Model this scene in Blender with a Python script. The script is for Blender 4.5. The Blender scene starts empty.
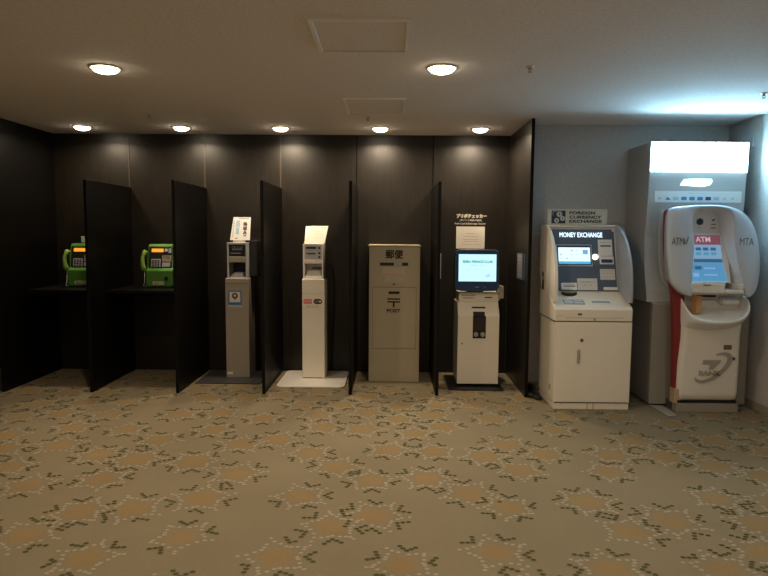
import bpy, bmesh, math, random
from mathutils import Vector, Matrix
from mathutils.geometry import tessellate_polygon

SC = bpy.context.scene
COL = SC.collection
R = math.radians

# ------------------------------------------------------------------ camera
F_PX, PITCH, YAW, ROLL = 616.0764, 0.0879, -0.0109, 0.0072
cam_d = bpy.data.cameras.new('camera')
cam = bpy.data.objects.new('camera', cam_d); COL.objects.link(cam)
cam_d.sensor_width = 36.0; cam_d.lens = F_PX / 768 * 36.0; cam_d.clip_start = 0.05
rx = Vector((math.cos(YAW), -math.sin(YAW), 0))
fw = Vector((math.cos(PITCH) * math.sin(YAW), math.cos(PITCH) * math.cos(YAW), -math.sin(PITCH)))
up = rx.cross(fw)
c_, s_ = math.cos(ROLL), math.sin(ROLL)
right = rx * c_ + up * s_
upv = up * c_ - rx * s_
M = Matrix((right, upv, -fw)).transposed().to_4x4()
M.translation = Vector((0, 0, 1.46))
cam.matrix_world = M
SC.camera = cam

# ------------------------------------------------------------------ world, exposure
w = bpy.data.worlds.new('world'); SC.world = w; w.use_nodes = True
w.node_tree.nodes['Background'].inputs[0].default_value = (0.78, 0.70, 0.66, 1)
w.node_tree.nodes['Background'].inputs[1].default_value = 0.14
SC.view_settings.view_transform = 'Standard'
SC.view_settings.look = 'None'
SC.view_settings.gamma = 1.0
SC.view_settings.use_curve_mapping = False
SC.view_settings.exposure = 0.0

WARM = (1.0, 0.79, 0.56)
LAMP_W = 18.0          # watts of each row downlight
HALL_W = 15.0         # watts of each hall downlight
SIGN_E = 32.0          # emission of the cash machine's light box
H = 2.467             # ceiling height
D = 6.434             # dark back wall
PY = 5.489            # near edge of the booth partitions
GY = 5.77             # grey wall of the alcove
WX = 3.085            # right wall
LX = -3.5             # left wall

# ------------------------------------------------------------------ materials
MATS = {}
def mat(name, col, rough=0.5, metal=0.0, emit=None, estr=1.0, noise=0.0, nscale=30.0, bump=0.0, bscale=200.0,
        stretch=None, spec=0.5, alpha=1.0, coat=0.0):
    m = bpy.data.materials.new(name); m.use_nodes = True
    nt = m.node_tree; b = nt.nodes['Principled BSDF']
    b.inputs['Base Color'].default_value = (*col, 1)
    b.inputs['Roughness'].default_value = rough
    b.inputs['Metallic'].default_value = metal
    b.inputs['Specular IOR Level'].default_value = spec
    b.inputs['Coat Weight'].default_value = coat
    b.inputs['Alpha'].default_value = alpha
    if emit:
        b.inputs['Emission Color'].default_value = (*emit, 1)
        b.inputs['Emission Strength'].default_value = estr
    if noise or bump:
        tc = nt.nodes.new('ShaderNodeTexCoord')
        mp = nt.nodes.new('ShaderNodeMapping')
        nt.links.new(tc.outputs['Object'], mp.inputs['Vector'])
        if stretch: mp.inputs['Scale'].default_value = stretch
        if noise:
            n = nt.nodes.new('ShaderNodeTexNoise'); n.inputs['Scale'].default_value = nscale
            n.inputs['Detail'].default_value = 4
            nt.links.new(mp.outputs[0], n.inputs['Vector'])
            cr = nt.nodes.new('ShaderNodeMapRange')
            cr.inputs['From Min'].default_value = 0.3; cr.inputs['From Max'].default_value = 0.7
            cr.inputs['To Min'].default_value = 1 - noise; cr.inputs['To Max'].default_value = 1 + noise
            nt.links.new(n.outputs['Fac'], cr.inputs['Value'])
            mx = nt.nodes.new('ShaderNodeVectorMath'); mx.operation = 'SCALE'
            mx.inputs[0].default_value = col
            nt.links.new(cr.outputs[0], mx.inputs['Scale'])
            nt.links.new(mx.outputs[0], b.inputs['Base Color'])
        if bump:
            n2 = nt.nodes.new('ShaderNodeTexNoise'); n2.inputs['Scale'].default_value = bscale
            n2.inputs['Detail'].default_value = 3
            nt.links.new(mp.outputs[0], n2.inputs['Vector'])
            bp = nt.nodes.new('ShaderNodeBump'); bp.inputs['Strength'].default_value = bump
            bp.inputs['Distance'].default_value = 0.004
            nt.links.new(n2.outputs['Fac'], bp.inputs['Height'])
            nt.links.new(bp.outputs[0], b.inputs['Normal'])
    MATS[name] = m
    return m

laminate = mat('dark_laminate', (0.0105, 0.0082, 0.0055), 0.36, noise=0.35, nscale=9, stretch=(14, 14, 0.5), bump=0.25, bscale=14)
partmat = mat('partition_laminate', (0.0032, 0.0028, 0.0025), 0.45, noise=0.3, nscale=9, stretch=(14, 14, 0.5), spec=0.12)
edgemat = mat('partition_edge', (0.005, 0.0043, 0.0036), 0.45, spec=0.15)
seam_m = mat('seam_strip', (0.045, 0.036, 0.024), 0.4)
ceil_m = mat('ceiling_paper', (0.84, 0.79, 0.78), 0.9, noise=0.06, nscale=45, bump=0.8, bscale=75)
hatch_m = mat('hatch_panel', (0.82, 0.77, 0.75), 0.9, noise=0.04, nscale=60, bump=0.5, bscale=45)
alu_m = mat('aluminium', (0.60, 0.60, 0.60), 0.35, metal=0.6)
greywall = mat('grey_wallpaper', (0.53, 0.50, 0.475), 0.75, noise=0.06, nscale=40, bump=0.3, bscale=120)
skirt_m = mat('baseboard', (0.34, 0.29, 0.22), 0.5)
white_m = mat('white_enamel', (0.80, 0.77, 0.70), 0.35)
white2_m = mat('white_plastic', (0.87, 0.88, 0.88), 0.3, coat=0.3)
cream_m = mat('cream_metal', (0.83, 0.77, 0.65), 0.4)
putty_m = mat('putty_metal', (0.43, 0.375, 0.265), 0.42, noise=0.02, nscale=5)
putty_line = mat('putty_gap', (0.12, 0.10, 0.075), 0.6)
taupe_m = mat('taupe_metal', (0.38, 0.335, 0.27), 0.4)
grey_m = mat('grey_metal', (0.36, 0.36, 0.36), 0.4)
ltgrey_m = mat('light_grey', (0.50, 0.52, 0.54), 0.4)
atmgrey = mat('machine_grey', (0.45, 0.445, 0.43), 0.45)
dkgrey_m = mat('dark_grey', (0.05, 0.05, 0.05), 0.45)
black_m = mat('black', (0.012, 0.012, 0.012), 0.4)
slot_m = mat('slot_black', (0.008, 0.008, 0.008), 0.6)
rubber_m = mat('black_rubber', (0.012, 0.012, 0.012), 0.7)
paper_m = mat('paper', (0.66, 0.62, 0.54), 0.8)
paperw_m = mat('white_paper', (0.74, 0.74, 0.72), 0.8)
ink_m = mat('ink', (0.06, 0.055, 0.05), 0.7)
faintink = mat('faint_ink', (0.42, 0.38, 0.34), 0.7)
pinkink = mat('pink_ink', (0.70, 0.38, 0.30), 0.7)
red_m = mat('red', (0.24, 0.022, 0.022), 0.4)
pink_m = mat('pink_sticker', (0.75, 0.22, 0.20), 0.5)
green_m = mat('phone_green', (0.075, 0.225, 0.035), 0.35)
greenl_m = mat('handset_green', (0.25, 0.42, 0.08), 0.32)
blue_m = mat('sticker_blue', (0.04, 0.20, 0.42), 0.5)
lblue_m = mat('pale_blue_ink', (0.35, 0.52, 0.62), 0.7)
navy_m = mat('monitor_navy', (0.014, 0.05, 0.15), 0.3)
slate_m = mat('slate_panel', (0.088, 0.125, 0.185), 0.4)
hood_m = mat('hood_plastic_blue_glow', (0.60, 0.69, 0.80), 0.28, coat=0.4)  # pale plastic, with the light box's blue glow put into its colour
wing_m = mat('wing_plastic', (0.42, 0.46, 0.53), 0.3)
signnavy = mat('sign_navy', (0.012, 0.03, 0.075), 0.5)
signcream = mat('sign_cream', (0.62, 0.62, 0.54), 0.6)
logogrey = mat('logo_grey', (0.36, 0.335, 0.29), 0.5)
wood_m = mat('pale_wood', (0.55, 0.31, 0.12), 0.5, noise=0.15, nscale=6, stretch=(6, 6, 1))
orange_e = mat('orange_display', (0.5, 0.15, 0.01), 0.4, emit=(1.0, 0.33, 0.02), estr=0.9)
teal_ink = mat('teal_ink', (0.05, 0.30, 0.28), 0.6, emit=(0.08, 0.42, 0.40), estr=0.6)
screen_e = mat('screen_cyan', (0.1, 0.1, 0.1), 0.3, emit=(0.55, 0.92, 1.0), estr=1.15)
screen2_e = mat('screen_white', (0.1, 0.1, 0.1), 0.3, emit=(0.70, 0.93, 1.0), estr=1.2)
scr_ink = mat('screen_ink', (0.05, 0.1, 0.3), 0.4, emit=(0.25, 0.42, 0.75), estr=0.8)
scr_blue = mat('screen_bar', (0.02, 0.2, 0.4), 0.4, emit=(0.10, 0.50, 0.80), estr=0.8)
atmscr_e = mat('screen_pale_blue', (0.08, 0.1, 0.12), 0.25, emit=(0.28, 0.50, 0.72), estr=0.62)
atmscr2_e = mat('screen_blue', (0.03, 0.08, 0.12), 0.25, emit=(0.12, 0.40, 0.68), estr=0.62)
atmred_e = mat('screen_red', (0.2, 0.03, 0.03), 0.3, emit=(0.25, 0.09, 0.12), estr=0.6)
atmink_e = mat('screen_dark_ink', (0.02, 0.05, 0.1), 0.3, emit=(0.03, 0.13, 0.28), estr=0.7)
letter_e = mat('lit_letters', (0.8, 0.8, 0.8), 0.3, emit=(0.70, 0.88, 1.0), estr=2.0)
lightbox_e = mat('lit_acrylic', (0.8, 0.8, 0.8), 0.3, emit=(0.40, 0.78, 1.0), estr=SIGN_E)
logo_e = mat('lit_logo', (0.8, 0.8, 0.8), 0.3, emit=(0.62, 0.88, 1.0), estr=1.7)
camlight_e = mat('warm_indicator', (0.8, 0.7, 0.5), 0.3, emit=(1.0, 0.86, 0.66), estr=4.0)
diff_e = mat('lamp_diffuser', (0.8, 0.8, 0.8), 0.4, emit=(1.0, 0.82, 0.58), estr=22.0)
ring_m = mat('lamp_ring', (0.55, 0.52, 0.48), 0.4)
brass_m = mat('brass', (0.45, 0.36, 0.22), 0.35, metal=0.8)
cable_m = mat('cable_black', (0.010, 0.010, 0.011), 0.45)
plate_grey = mat('floor_plate_grey', (0.30, 0.31, 0.30), 0.5)
fridge_ = mat('steel_plate', (0.22, 0.25, 0.28), 0.3, metal=0.3)

# ------------------------------------------------------------------ mesh helpers
class MB:
    def __init__(s): s.v = []; s.f = []; s.sm = []
    def add(s, vs, fs, smooth=False):
        o = len(s.v); s.v += [tuple(v) for v in vs]
        for f in fs: s.f.append([i + o for i in f]); s.sm.append(smooth)
        return s
    def box(s, x0, x1, y0, y1, z0, z1):
        return s.add([(x0,y0,z0),(x1,y0,z0),(x1,y1,z0),(x0,y1,z0),(x0,y0,z1),(x1,y0,z1),(x1,y1,z1),(x0,y1,z1)],
                     [(0,3,2,1),(4,5,6,7),(0,1,5,4),(1,2,6,5),(2,3,7,6),(3,0,4,7)])
    def prism(s, pts, a, b, ax='x'):
        # pts: 2-D outline in the two other axes, extruded along ax from a to b
        n = len(pts)
        def P(p, t): return {'x': (t, p[0], p[1]), 'y': (p[0], t, p[1]), 'z': (p[0], p[1], t)}[ax]
        vs = [P(p, a) for p in pts] + [P(p, b) for p in pts]
        fs = [tuple(range(n)), tuple(range(2*n-1, n-1, -1))] + [(i, i+n, (i+1) % n + n, (i+1) % n) for i in range(n)]
        return s.add(vs, fs)
    def disc(s, cx, cy, z0, z1, r, n=24, r1=None):
        r1 = r if r1 is None else r1
        vs = [(cx + r*math.cos(2*math.pi*i/n), cy + r*math.sin(2*math.pi*i/n), z0) for i in range(n)]
        vs += [(cx + r1*math.cos(2*math.pi*i/n), cy + r1*math.sin(2*math.pi*i/n), z1) for i in range(n)]
        return s.add(vs, [tuple(range(n-1, -1, -1)), tuple(range(n, 2*n))] + [(i, (i+1) % n, (i+1) % n + n, i+n) for i in range(n)], False)
    def lathe(s, cx, cy, prof, n=24):
        k = len(prof)
        vs = [(cx + r*math.cos(2*math.pi*i/n), cy + r*math.sin(2*math.pi*i/n), z) for r, z in prof for i in range(n)]
        fs = [(j*n+i, j*n+(i+1) % n, (j+1)*n+(i+1) % n, (j+1)*n+i) for j in range(k-1) for i in range(n)]
        return s.add(vs, fs, True)
    def tube(s, pts, r, n=8):
        pts = [Vector(p) for p in pts]; rings = []
        for i, p in enumerate(pts):
            t = (pts[min(i+1, len(pts)-1)] - pts[max(i-1, 0)]).normalized()
            a = t.cross(Vector((0.13, 0.31, 0.94)))
            if a.length < 0.05: a = t.cross(Vector((1, 0, 0)))
            a.normalize(); b = t.cross(a)
            rr = r[i] if isinstance(r, (list, tuple)) else r
            rings.append([p + (a*math.cos(2*math.pi*j/n) + b*math.sin(2*math.pi*j/n))*rr for j in range(n)])
        vs = [q for g in rings for q in g]; k = len(rings)
        fs = [(i*n+j, i*n+(j+1) % n, (i+1)*n+(j+1) % n, (i+1)*n+j) for i in range(k-1) for j in range(n)]
        fs += [tuple(range(n-1, -1, -1)), tuple(range((k-1)*n, k*n))]
        return s.add(vs, fs, True)
    def loft(s, rings, closed=True, caps=True, smooth=True):
        n = len(rings[0]); vs = [p for g in rings for p in g]; k = len(rings)
        rng = range(n) if closed else range(n-1)
        fs = [(i*n+j, i*n+(j+1) % n, (i+1)*n+(j+1) % n, (i+1)*n+j) for i in range(k-1) for j in rng]
        s.add(vs, fs, smooth)
        if caps and closed:
            s.add(rings[0], [tuple(range(n-1, -1, -1))]); s.add(rings[-1], [tuple(range(n))])
        return s
    def build(s, name, m, parent=None, bevel=0.0, seg=2, loc=None, fix=True):
        base = Vector((0, 0, 0))
        if parent is not None: base = Vector(parent['base_'])
        elif loc is not None: base = Vector(loc)
        me = bpy.data.meshes.new(name)
        me.from_pydata([tuple(Vector(v) - base) for v in s.v], [], s.f)
        for p, f in zip(me.polygons, s.sm): p.use_smooth = f
        me.materials.append(m)
        if fix:
            bm = bmesh.new(); bm.from_mesh(me)
            bmesh.ops.remove_doubles(bm, verts=bm.verts, dist=1e-6)
            bmesh.ops.recalc_face_normals(bm, faces=bm.faces); bm.to_mesh(me); bm.free()
        o = bpy.data.objects.new(name, me); COL.objects.link(o)
        if parent is not None:
            o.parent = parent; o['base_'] = tuple(base)
        else:
            o.location = base; o['base_'] = tuple(base)
        if bevel:
            b = o.modifiers.new('bevel', 'BEVEL'); b.width = bevel; b.segments = seg
            b.limit_method = 'ANGLE'; b.angle_limit = R(35)
        return o

def smooth_pts(pts, it=2, closed=False):
    for _ in range(it):
        q = [] if closed else [pts[0]]
        n = len(pts)
        for i in range(n if closed else n-1):
            a, b = Vector(pts[i]), Vector(pts[(i+1) % n])
            q += [tuple(a*0.75+b*0.25), tuple(a*0.25+b*0.75)]
        if not closed: q.append(pts[-1])
        pts = q
    return pts

def resample(pts, n):
    P = [Vector(p) for p in pts]; L = [0]
    for a, b in zip(P, P[1:]): L.append(L[-1] + (b-a).length)
    out = []; j = 0
    for i in range(n):
        t = L[-1]*i/(n-1)
        while j < len(L)-2 and L[j+1] < t: j += 1
        u = (t-L[j])/max(1e-9, L[j+1]-L[j]); out.append(P[j].lerp(P[j+1], min(1, max(0, u))))
    return out

class Frame:
    """a flat face: origin O, across U, up V; N points out of the face"""
    def __init__(s, O, U=(1, 0, 0), V=(0, 0, 1)):
        s.O = Vector(O); s.U = Vector(U).normalized(); s.V = Vector(V).normalized(); s.N = s.U.cross(s.V)
    def P(s, u, v, n=0): return s.O + s.U*u + s.V*v + s.N*n
    def box(s, mb, u0, u1, v0, v1, n0=0.0, n1=0.004):
        return mb.add([s.P(*q) for q in [(u0,v0,n0),(u1,v0,n0),(u1,v1,n0),(u0,v1,n0),(u0,v0,n1),(u1,v0,n1),(u1,v1,n1),(u0,v1,n1)]],
               [(0,3,2,1),(4,5,6,7),(0,1,5,4),(1,2,6,5),(2,3,7,6),(3,0,4,7)])
    def poly(s, mb, pts, n0=0.0, n1=0.003):
        k = len(pts)
        return mb.add([s.P(u, v, n1) for u, v in pts] + [s.P(u, v, n0) for u, v in pts],
               [tuple(range(k)), tuple(range(2*k-1, k-1, -1))] + [(i, i+k, (i+1) % k+k, (i+1) % k) for i in range(k)])
    def rrect(s, mb, u0, u1, v0, v1, r, n0=0.0, n1=0.003, k=5):
        pts = []
        for cx, cy, a0 in ((u1-r, v0+r, -90), (u1-r, v1-r, 0), (u0+r, v1-r, 90), (u0+r, v0+r, 180)):
            for i in range(k+1):
                a = R(a0 + 90*i/k); pts.append((cx + r*math.cos(a), cy + r*math.sin(a)))
        return s.poly(mb, pts, n0, n1)
    def circ(s, mb, cu, cv, r, n0=0.0, n1=0.003, k=20, ry=None):
        ry = ry or r
        return s.poly(mb, [(cu + r*math.cos(2*math.pi*i/k), cv + ry*math.sin(2*math.pi*i/k)) for i in range(k)], n0, n1)
    def ring(s, mb, cu, cv, r0, r1, n0=0.0, n1=0.003, k=24):
        vs = []; fs = []
        for rr, n in ((r0, n0), (r0, n1), (r1, n1), (r1, n0)):
            vs += [s.P(cu + rr*math.cos(2*math.pi*i/k), cv + rr*math.sin(2*math.pi*i/k), n) for i in range(k)]
        for j in range(3): fs += [(j*k+i, j*k+(i+1) % k, (j+1)*k+(i+1) % k, (j+1)*k+i) for i in range(k)]
        return mb.add(vs, fs)
    def stroke(s, mb, pts, wd, n0=0.0, n1=0.003):
        for a, b in zip(pts, pts[1:]):
            a = Vector(a); b = Vector(b); d = (b-a).normalized(); q = Vector((-d.y, d.x))*wd/2; e = d*wd*0.3
            s.poly(mb, [tuple(a-q-e), tuple(b-q+e), tuple(b+q+e), tuple(a+q-e)], n0, n1)
        return mb

def lettering(fr, body, u0, u1, v0, v1, m, parent, n=0.002, name='lettering', depth=0.0015, bold=0.0, heavy=0.0):
    cu = bpy.data.curves.new(name, 'FONT'); cu.body = body; cu.size = 1; cu.resolution_u = 3
    cu.extrude = 0.0; cu.offset = bold
    o = bpy.data.objects.new(name, cu); COL.objects.link(o)
    dg = bpy.context.evaluated_depsgraph_get(); dg.update()
    me0 = bpy.data.meshes.new_from_object(o.evaluated_get(dg))
    bpy.data.objects.remove(o); bpy.data.curves.remove(cu)
    xs = [v.co.x for v in me0.vertices]; ys = [v.co.y for v in me0.vertices]
    mb = MB()
    if xs:
        ax, bx, ay, by = min(xs), max(xs), min(ys), max(ys)
        for q, (du, dv) in enumerate(((0, 0), (heavy, 0), (0, heavy), (heavy, heavy))[:4 if heavy else 1]):
            mb.add([fr.P(u0 + (v.co.x-ax)/(bx-ax)*(u1-u0-heavy) + du, v0 + (v.co.y-ay)/max(1e-6, by-ay)*(v1-v0-heavy) + dv, n+0.0001*q) for v in me0.vertices],
               [tuple(p.vertices) for p in me0.polygons])
    bpy.data.meshes.remove(me0)
    ob = mb.build(name, m, parent, fix=False)
    so = ob.modifiers.new('thickness', 'SOLIDIFY'); so.thickness = depth; so.offset = -1
    return ob

def thing(name, label, cat, loc, group=None):
    o = bpy.data.objects.new(name, None); COL.objects.link(o); o.empty_display_size = 0.1
    o.location = loc; o['base_'] = tuple(loc); o['label'] = label; o['category'] = cat
    if group: o['group'] = group
    return o
def tag(o, label, cat, group=None):
    o['label'] = label; o['category'] = cat
    if group: o['group'] = group
    return o
def struct(o): o['kind'] = 'structure'; return o
def copy_tree(o, parent=None):
    c = o.copy(); COL.objects.link(c)
    if parent is not None: c.parent = parent
    for ch in list(o.children): copy_tree(ch, c)
    return c

# ================================================================== SETTING
# ---- carpet: one mesh, the woven motifs are small pieces of pile in it
random.seed(7)
FL = [(0.979,2.591),(1.479,2.603),(0.063,2.61),(-1.361,2.631),(-0.509,2.666),(0.495,2.726),(1.743,2.751),(-1.754,2.836),
(-0.997,2.839),(1.196,2.945),(-0.289,2.959),(1.448,3.069),(-0.075,3.081),(-1.616,3.09),(-1.355,3.136),(0.638,3.202),(-1.032,3.269),
(1.089,3.285),(-0.491,3.315),(1.824,3.348),(0.454,3.377),(-2.083,3.42),(-1.701,3.514),(-0.108,3.54),(0.221,3.585),(-0.929,3.628),
(2.285,3.67),(-2.359,3.693),(1.361,3.722),(0.814,3.722),(-0.334,3.754),(-1.252,3.811),(2.073,3.826),(-1.628,3.84),(-1.91,3.91),
(0.627,3.958),(-0.533,3.984),(1.831,3.995),(1.042,4.014),(1.486,4.015),(0.303,4.041),(0,4.064),(-2.26,4.091),(-1.025,4.151),
(2.042,4.161),(0.812,4.189),(-1.618,4.215),(-0.791,4.241),(1.745,4.309),(0.182,4.42),(-1.951,4.441),(-1.308,4.447),(2.662,4.464),
(-0.201,4.5),(1.246,4.533),(-0.493,4.538),(0.404,4.585),(2.188,4.687),(-1.687,4.822),(-2.645,4.824),(-0.18,4.936),(-2.981,5.078),
(0.09,5.137),(-0.411,5.159),(0.424,5.165),(-2.263,5.186),(0.295,5.484),(-0.012,5.658),(2.55,2.75),(0.2,2.3),(-0.9,2.35),(1.6,2.3)]
def covered(x, y):      # the surveyed middle of the floor keeps its bare stretches
    return abs(x) < 0.40*y - 0.1 and 2.55 < y < 4.55
tries = 0
while len(FL) < 330 and tries < 12000:
    tries += 1
    x = random.uniform(LX-0.4, 3.0); y = random.uniform(1.4, 6.3)
    if covered(x, y): continue
    if min(math.hypot(x-a, y-b) for a, b in FL) < 0.285 + 0.09*random.random(): continue
    if math.sin(x*3.1+1.0)*math.sin(y*2.6+0.6) > 0.72: continue
    FL.append((x, y))
C_BASE = (0.212, 0.178, 0.114); C_TAN = (0.243, 0.174, 0.086); C_WHT = (0.310, 0.272, 0.196); C_DRK = (0.080, 0.075, 0.032)
cv, cf, cc = [], [], []
def cpoly(pts, z, colors):
    o = len(cv); cv.extend((x, y, z) for x, y in pts); cf.append(tuple(range(o, o+len(pts)))); cc.extend(colors)
cpoly([(-4.6, -4), (WX+1.5, -4), (WX+1.5, D+0.1), (-4.6, D+0.1)], 0.0, [C_BASE]*4)
def okc(x, y): return -4.55 < x < WX and not (abs(x-LX) < 0.02 and y > 5.3) and y < D-0.02
GRID = {}
def dot(x, y, r, z, c, asp=1.25, rot=0.0):
    if not okc(x, y): return
    k = (int(x//0.03), int(y//0.03))
    for i in (-1, 0, 1):
        for j in (-1, 0, 1):
            for (a, b2) in GRID.get((k[0]+i, k[1]+j), ()):
                if abs(a-x) < 0.020 and abs(b2-y) < 0.016: return
    GRID.setdefault(k, []).append((x, y))
    cpoly([(x + asp*r*math.cos(rot+math.pi*(2*i+1)/6), y + r*math.sin(rot+math.pi*(2*i+1)/6)) for i in range(6)], z, [c]*6)
for (fx, fy) in FL:
    if not okc(fx-0.05, fy) or not okc(fx+0.05, fy+0.05): continue
    rot = random.uniform(0, 6.28); S = random.uniform(0.90, 1.08)
    npt = random.choice((5, 5, 6))
    # tan heart, fading to the ground colour
    o = len(cv); n = 20
    blob = [0.100*S*(1 + 0.14*math.cos(npt*(2*math.pi*i/n-rot))) for i in range(n)]
    cv.append((fx, fy, 0.0004)); cc.append(C_TAN)
    for q, mixv in ((0.62, 0.0), (1.0, 1.0)):
        for i in range(n):
            a = 2*math.pi*i/n; cv.append((min(fx+blob[i]*q*math.cos(a), WX-.01), min(fy+blob[i]*q*math.sin(a), D-.01), 0.0004))
            cc.append(tuple(C_TAN[k]*(1-mixv)+C_BASE[k]*mixv for k in range(3)))
    for i in range(n):
        j = (i+1) % n
        cf.append((o, o+1+i, o+1+j)); cf.append((o+1+i, o+1+n+i, o+1+n+j, o+1+j))
    # star outline of pale tufts
    tips = []
    for k in range(npt):
        a0 = rot+2*math.pi*k/npt; a1 = rot+2*math.pi*(k+0.5)/npt; a2 = rot+2*math.pi*(k+1)/npt
        pA = (0.152*S*math.cos(a0), 0.152*S*math.sin(a0)); pB = (0.100*S*math.cos(a1), 0.100*S*math.sin(a1)); pC = (0.152*S*math.cos(a2), 0.152*S*math.sin(a2))
        for (p, q) in ((pA, pB), (pB, pC)):
            for t in (0.0, 0.40, 0.78):
                dot(fx+p[0]+(q[0]-p[0])*t+random.uniform(-.004, .004), fy+p[1]+(q[1]-p[1])*t+random.uniform(-.004, .004), 0.0098, 0.0008, C_WHT)
        dot(fx+1.16*pA[0], fy+1.16*pA[1], 0.0095, 0.0008, C_WHT)
        # dark chevron in the notch
        if random.random() < 0.88:
            ax, ay = math.cos(a1), math.sin(a1); bx, by = -ay, ax
            for (r_, t_) in ((0.136, 0.0), (0.154, 0.021), (0.174, 0.041), (0.154, -0.021), (0.174, -0.041))[:random.choice((4, 5, 5, 5))]:
                dot(fx+(ax*r_+bx*t_)*S, fy+(ay*r_+by*t_)*S, 0.0118, 0.0012, C_DRK, 1.2)
me = bpy.data.meshes.new('floor'); me.from_pydata(cv, [], cf)
ca = me.color_attributes.new('pile', 'FLOAT_COLOR', 'POINT')
for i, c in enumerate(cc): ca.data[i].color = (*c, 1)
cm = bpy.data.materials.new('carpet'); cm.use_nodes = True; nt = cm.node_tree; b = nt.nodes['Principled BSDF']
b.inputs['Roughness'].default_value = 0.95; b.inputs['Specular IOR Level'].default_value = 0.15
at_ = nt.nodes.new('ShaderNodeAttribute'); at_.attribute_name = 'pile'
tc = nt.nodes.new('ShaderNodeTexCoord')
n1 = nt.nodes.new('ShaderNodeTexNoise'); n1.inputs['Scale'].default_value = 190; n1.inputs['Detail'].default_value = 2
n2 = nt.nodes.new('ShaderNodeTexNoise'); n2.inputs['Scale'].default_value = 2.2; n2.inputs['Detail'].default_value = 3
for n in (n1, n2): nt.links.new(tc.outputs['Object'], n.inputs['Vector'])
m1 = nt.nodes.new('ShaderNodeMapRange'); m1.inputs['To Min'].default_value = 0.62; m1.inputs['To Max'].default_value = 1.38
m2 = nt.nodes.new('ShaderNodeMapRange'); m2.inputs['To Min'].default_value = 0.88; m2.inputs['To Max'].default_value = 1.12
nt.links.new(n1.outputs['Fac'], m1.inputs['Value']); nt.links.new(n2.outputs['Fac'], m2.inputs['Value'])
mm = nt.nodes.new('ShaderNodeMath'); mm.operation = 'MULTIPLY'
nt.links.new(m1.outputs[0], mm.inputs[0]); nt.links.new(m2.outputs[0], mm.inputs[1])
vs = nt.nodes.new('ShaderNodeVectorMath'); vs.operation = 'SCALE'
nt.links.new(at_.outputs['Color'], vs.inputs[0]); nt.links.new(mm.outputs[0], vs.inputs['Scale'])
nt.links.new(vs.outputs[0], b.inputs['Base Color'])
bp = nt.nodes.new('ShaderNodeBump'); bp.inputs['Strength'].default_value = 0.5; bp.inputs['Distance'].default_value = 0.003
nt.links.new(n1.outputs['Fac'], bp.inputs['Height']); nt.links.new(bp.outputs[0], b.inputs['Normal'])
me.materials.append(cm)
floor = bpy.data.objects.new('floor', me); COL.objects.link(floor); struct(floor)

# ---- shell
struct(MB().box(-4.7, WX+1.5, -4, D+0.2, H, H+0.1).build('ceiling', ceil_m))
struct(MB().box(-4.7, 1.215, D, D+0.1, 0, H).build('wall_back', laminate))
struct(MB().box(-4.7, -4.6, -4, D, 0, H).build('wall_left', laminate))  # lengthened out of view to block world light from the left
struct(MB().box(1.24, WX+0.1, GY, GY+0.1, 0, H).build('wall_alcove', greywall))
struct(MB().box(WX, WX+0.1, 2.5, GY, 0, H).build('wall_right', greywall))
struct(MB().box(1.241, WX, GY-0.012, GY, 0, 0.075).build('baseboard_alcove', skirt_m, bevel=0.003))
struct(MB().box(WX-0.012, WX, 2.5, GY-0.012, 0, 0.075).build('baseboard_right', skirt_m, bevel=0.003))
SEAM = [-2.7185, -1.9325, -1.1465, -0.3605, 0.4255]
for i, x in enumerate(SEAM):
    struct(MB().box(x-0.006, x+0.006, D-0.004, D, 1.0, H).build('trim_%d' % (i+1), [seam_m, seam_m, seam_m, edgemat, edgemat][i]))

# ---- booth partitions
PL = ['leftmost low booth partition, dark, between the two green payphones',
      'dark booth partition right of the uncovered green payphone',
      'dark booth partition between the grey and the white card kiosks',
      'dark booth partition between the white card kiosk and the mailbox',
      'dark booth partition between the mailbox and the monitor kiosk']
for i in range(1, 6):
    x = SEAM[i-1]
    t = thing('booth_partition', PL[i-1], 'partition', (x, 5.96, 0), 'booth partitions')
    MB().box(x-0.013, x+0.013, PY, D-0.005, 0.0, 1.92).build('panel', partmat, t, bevel=0.002)
    MB().box(x-0.0145, x+0.0145, PY-0.006, PY, 0.0, 1.922).build('edge_strip', edgemat, t, bevel=0.0015)
t = thing('tall_divider', 'full-height dark wood panel at the far left, closing off the first phone booth', 'divider', (LX-0.0125, 5.95, 0))
MB().box(LX-0.025, LX, 5.47, D-0.002, 0, H-0.001).build('panel', partmat, t)
MB().box(LX-0.027, LX+0.002, 5.462, 5.47, 0, H-0.001).build('edge_strip', edgemat, t, bevel=0.0015)
t = thing('tall_divider', 'full-height dark wood divider between monitor kiosk booth and alcove', 'divider', (1.2275, 5.95, 0))
MB().box(1.215, 1.240, 5.47, D-0.002, 0, H-0.001).build('panel', laminate, t)
MB().box(1.213, 1.242, 5.462, 5.47, 0, H-0.001).build('edge_strip', edgemat, t, bevel=0.0015)

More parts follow.
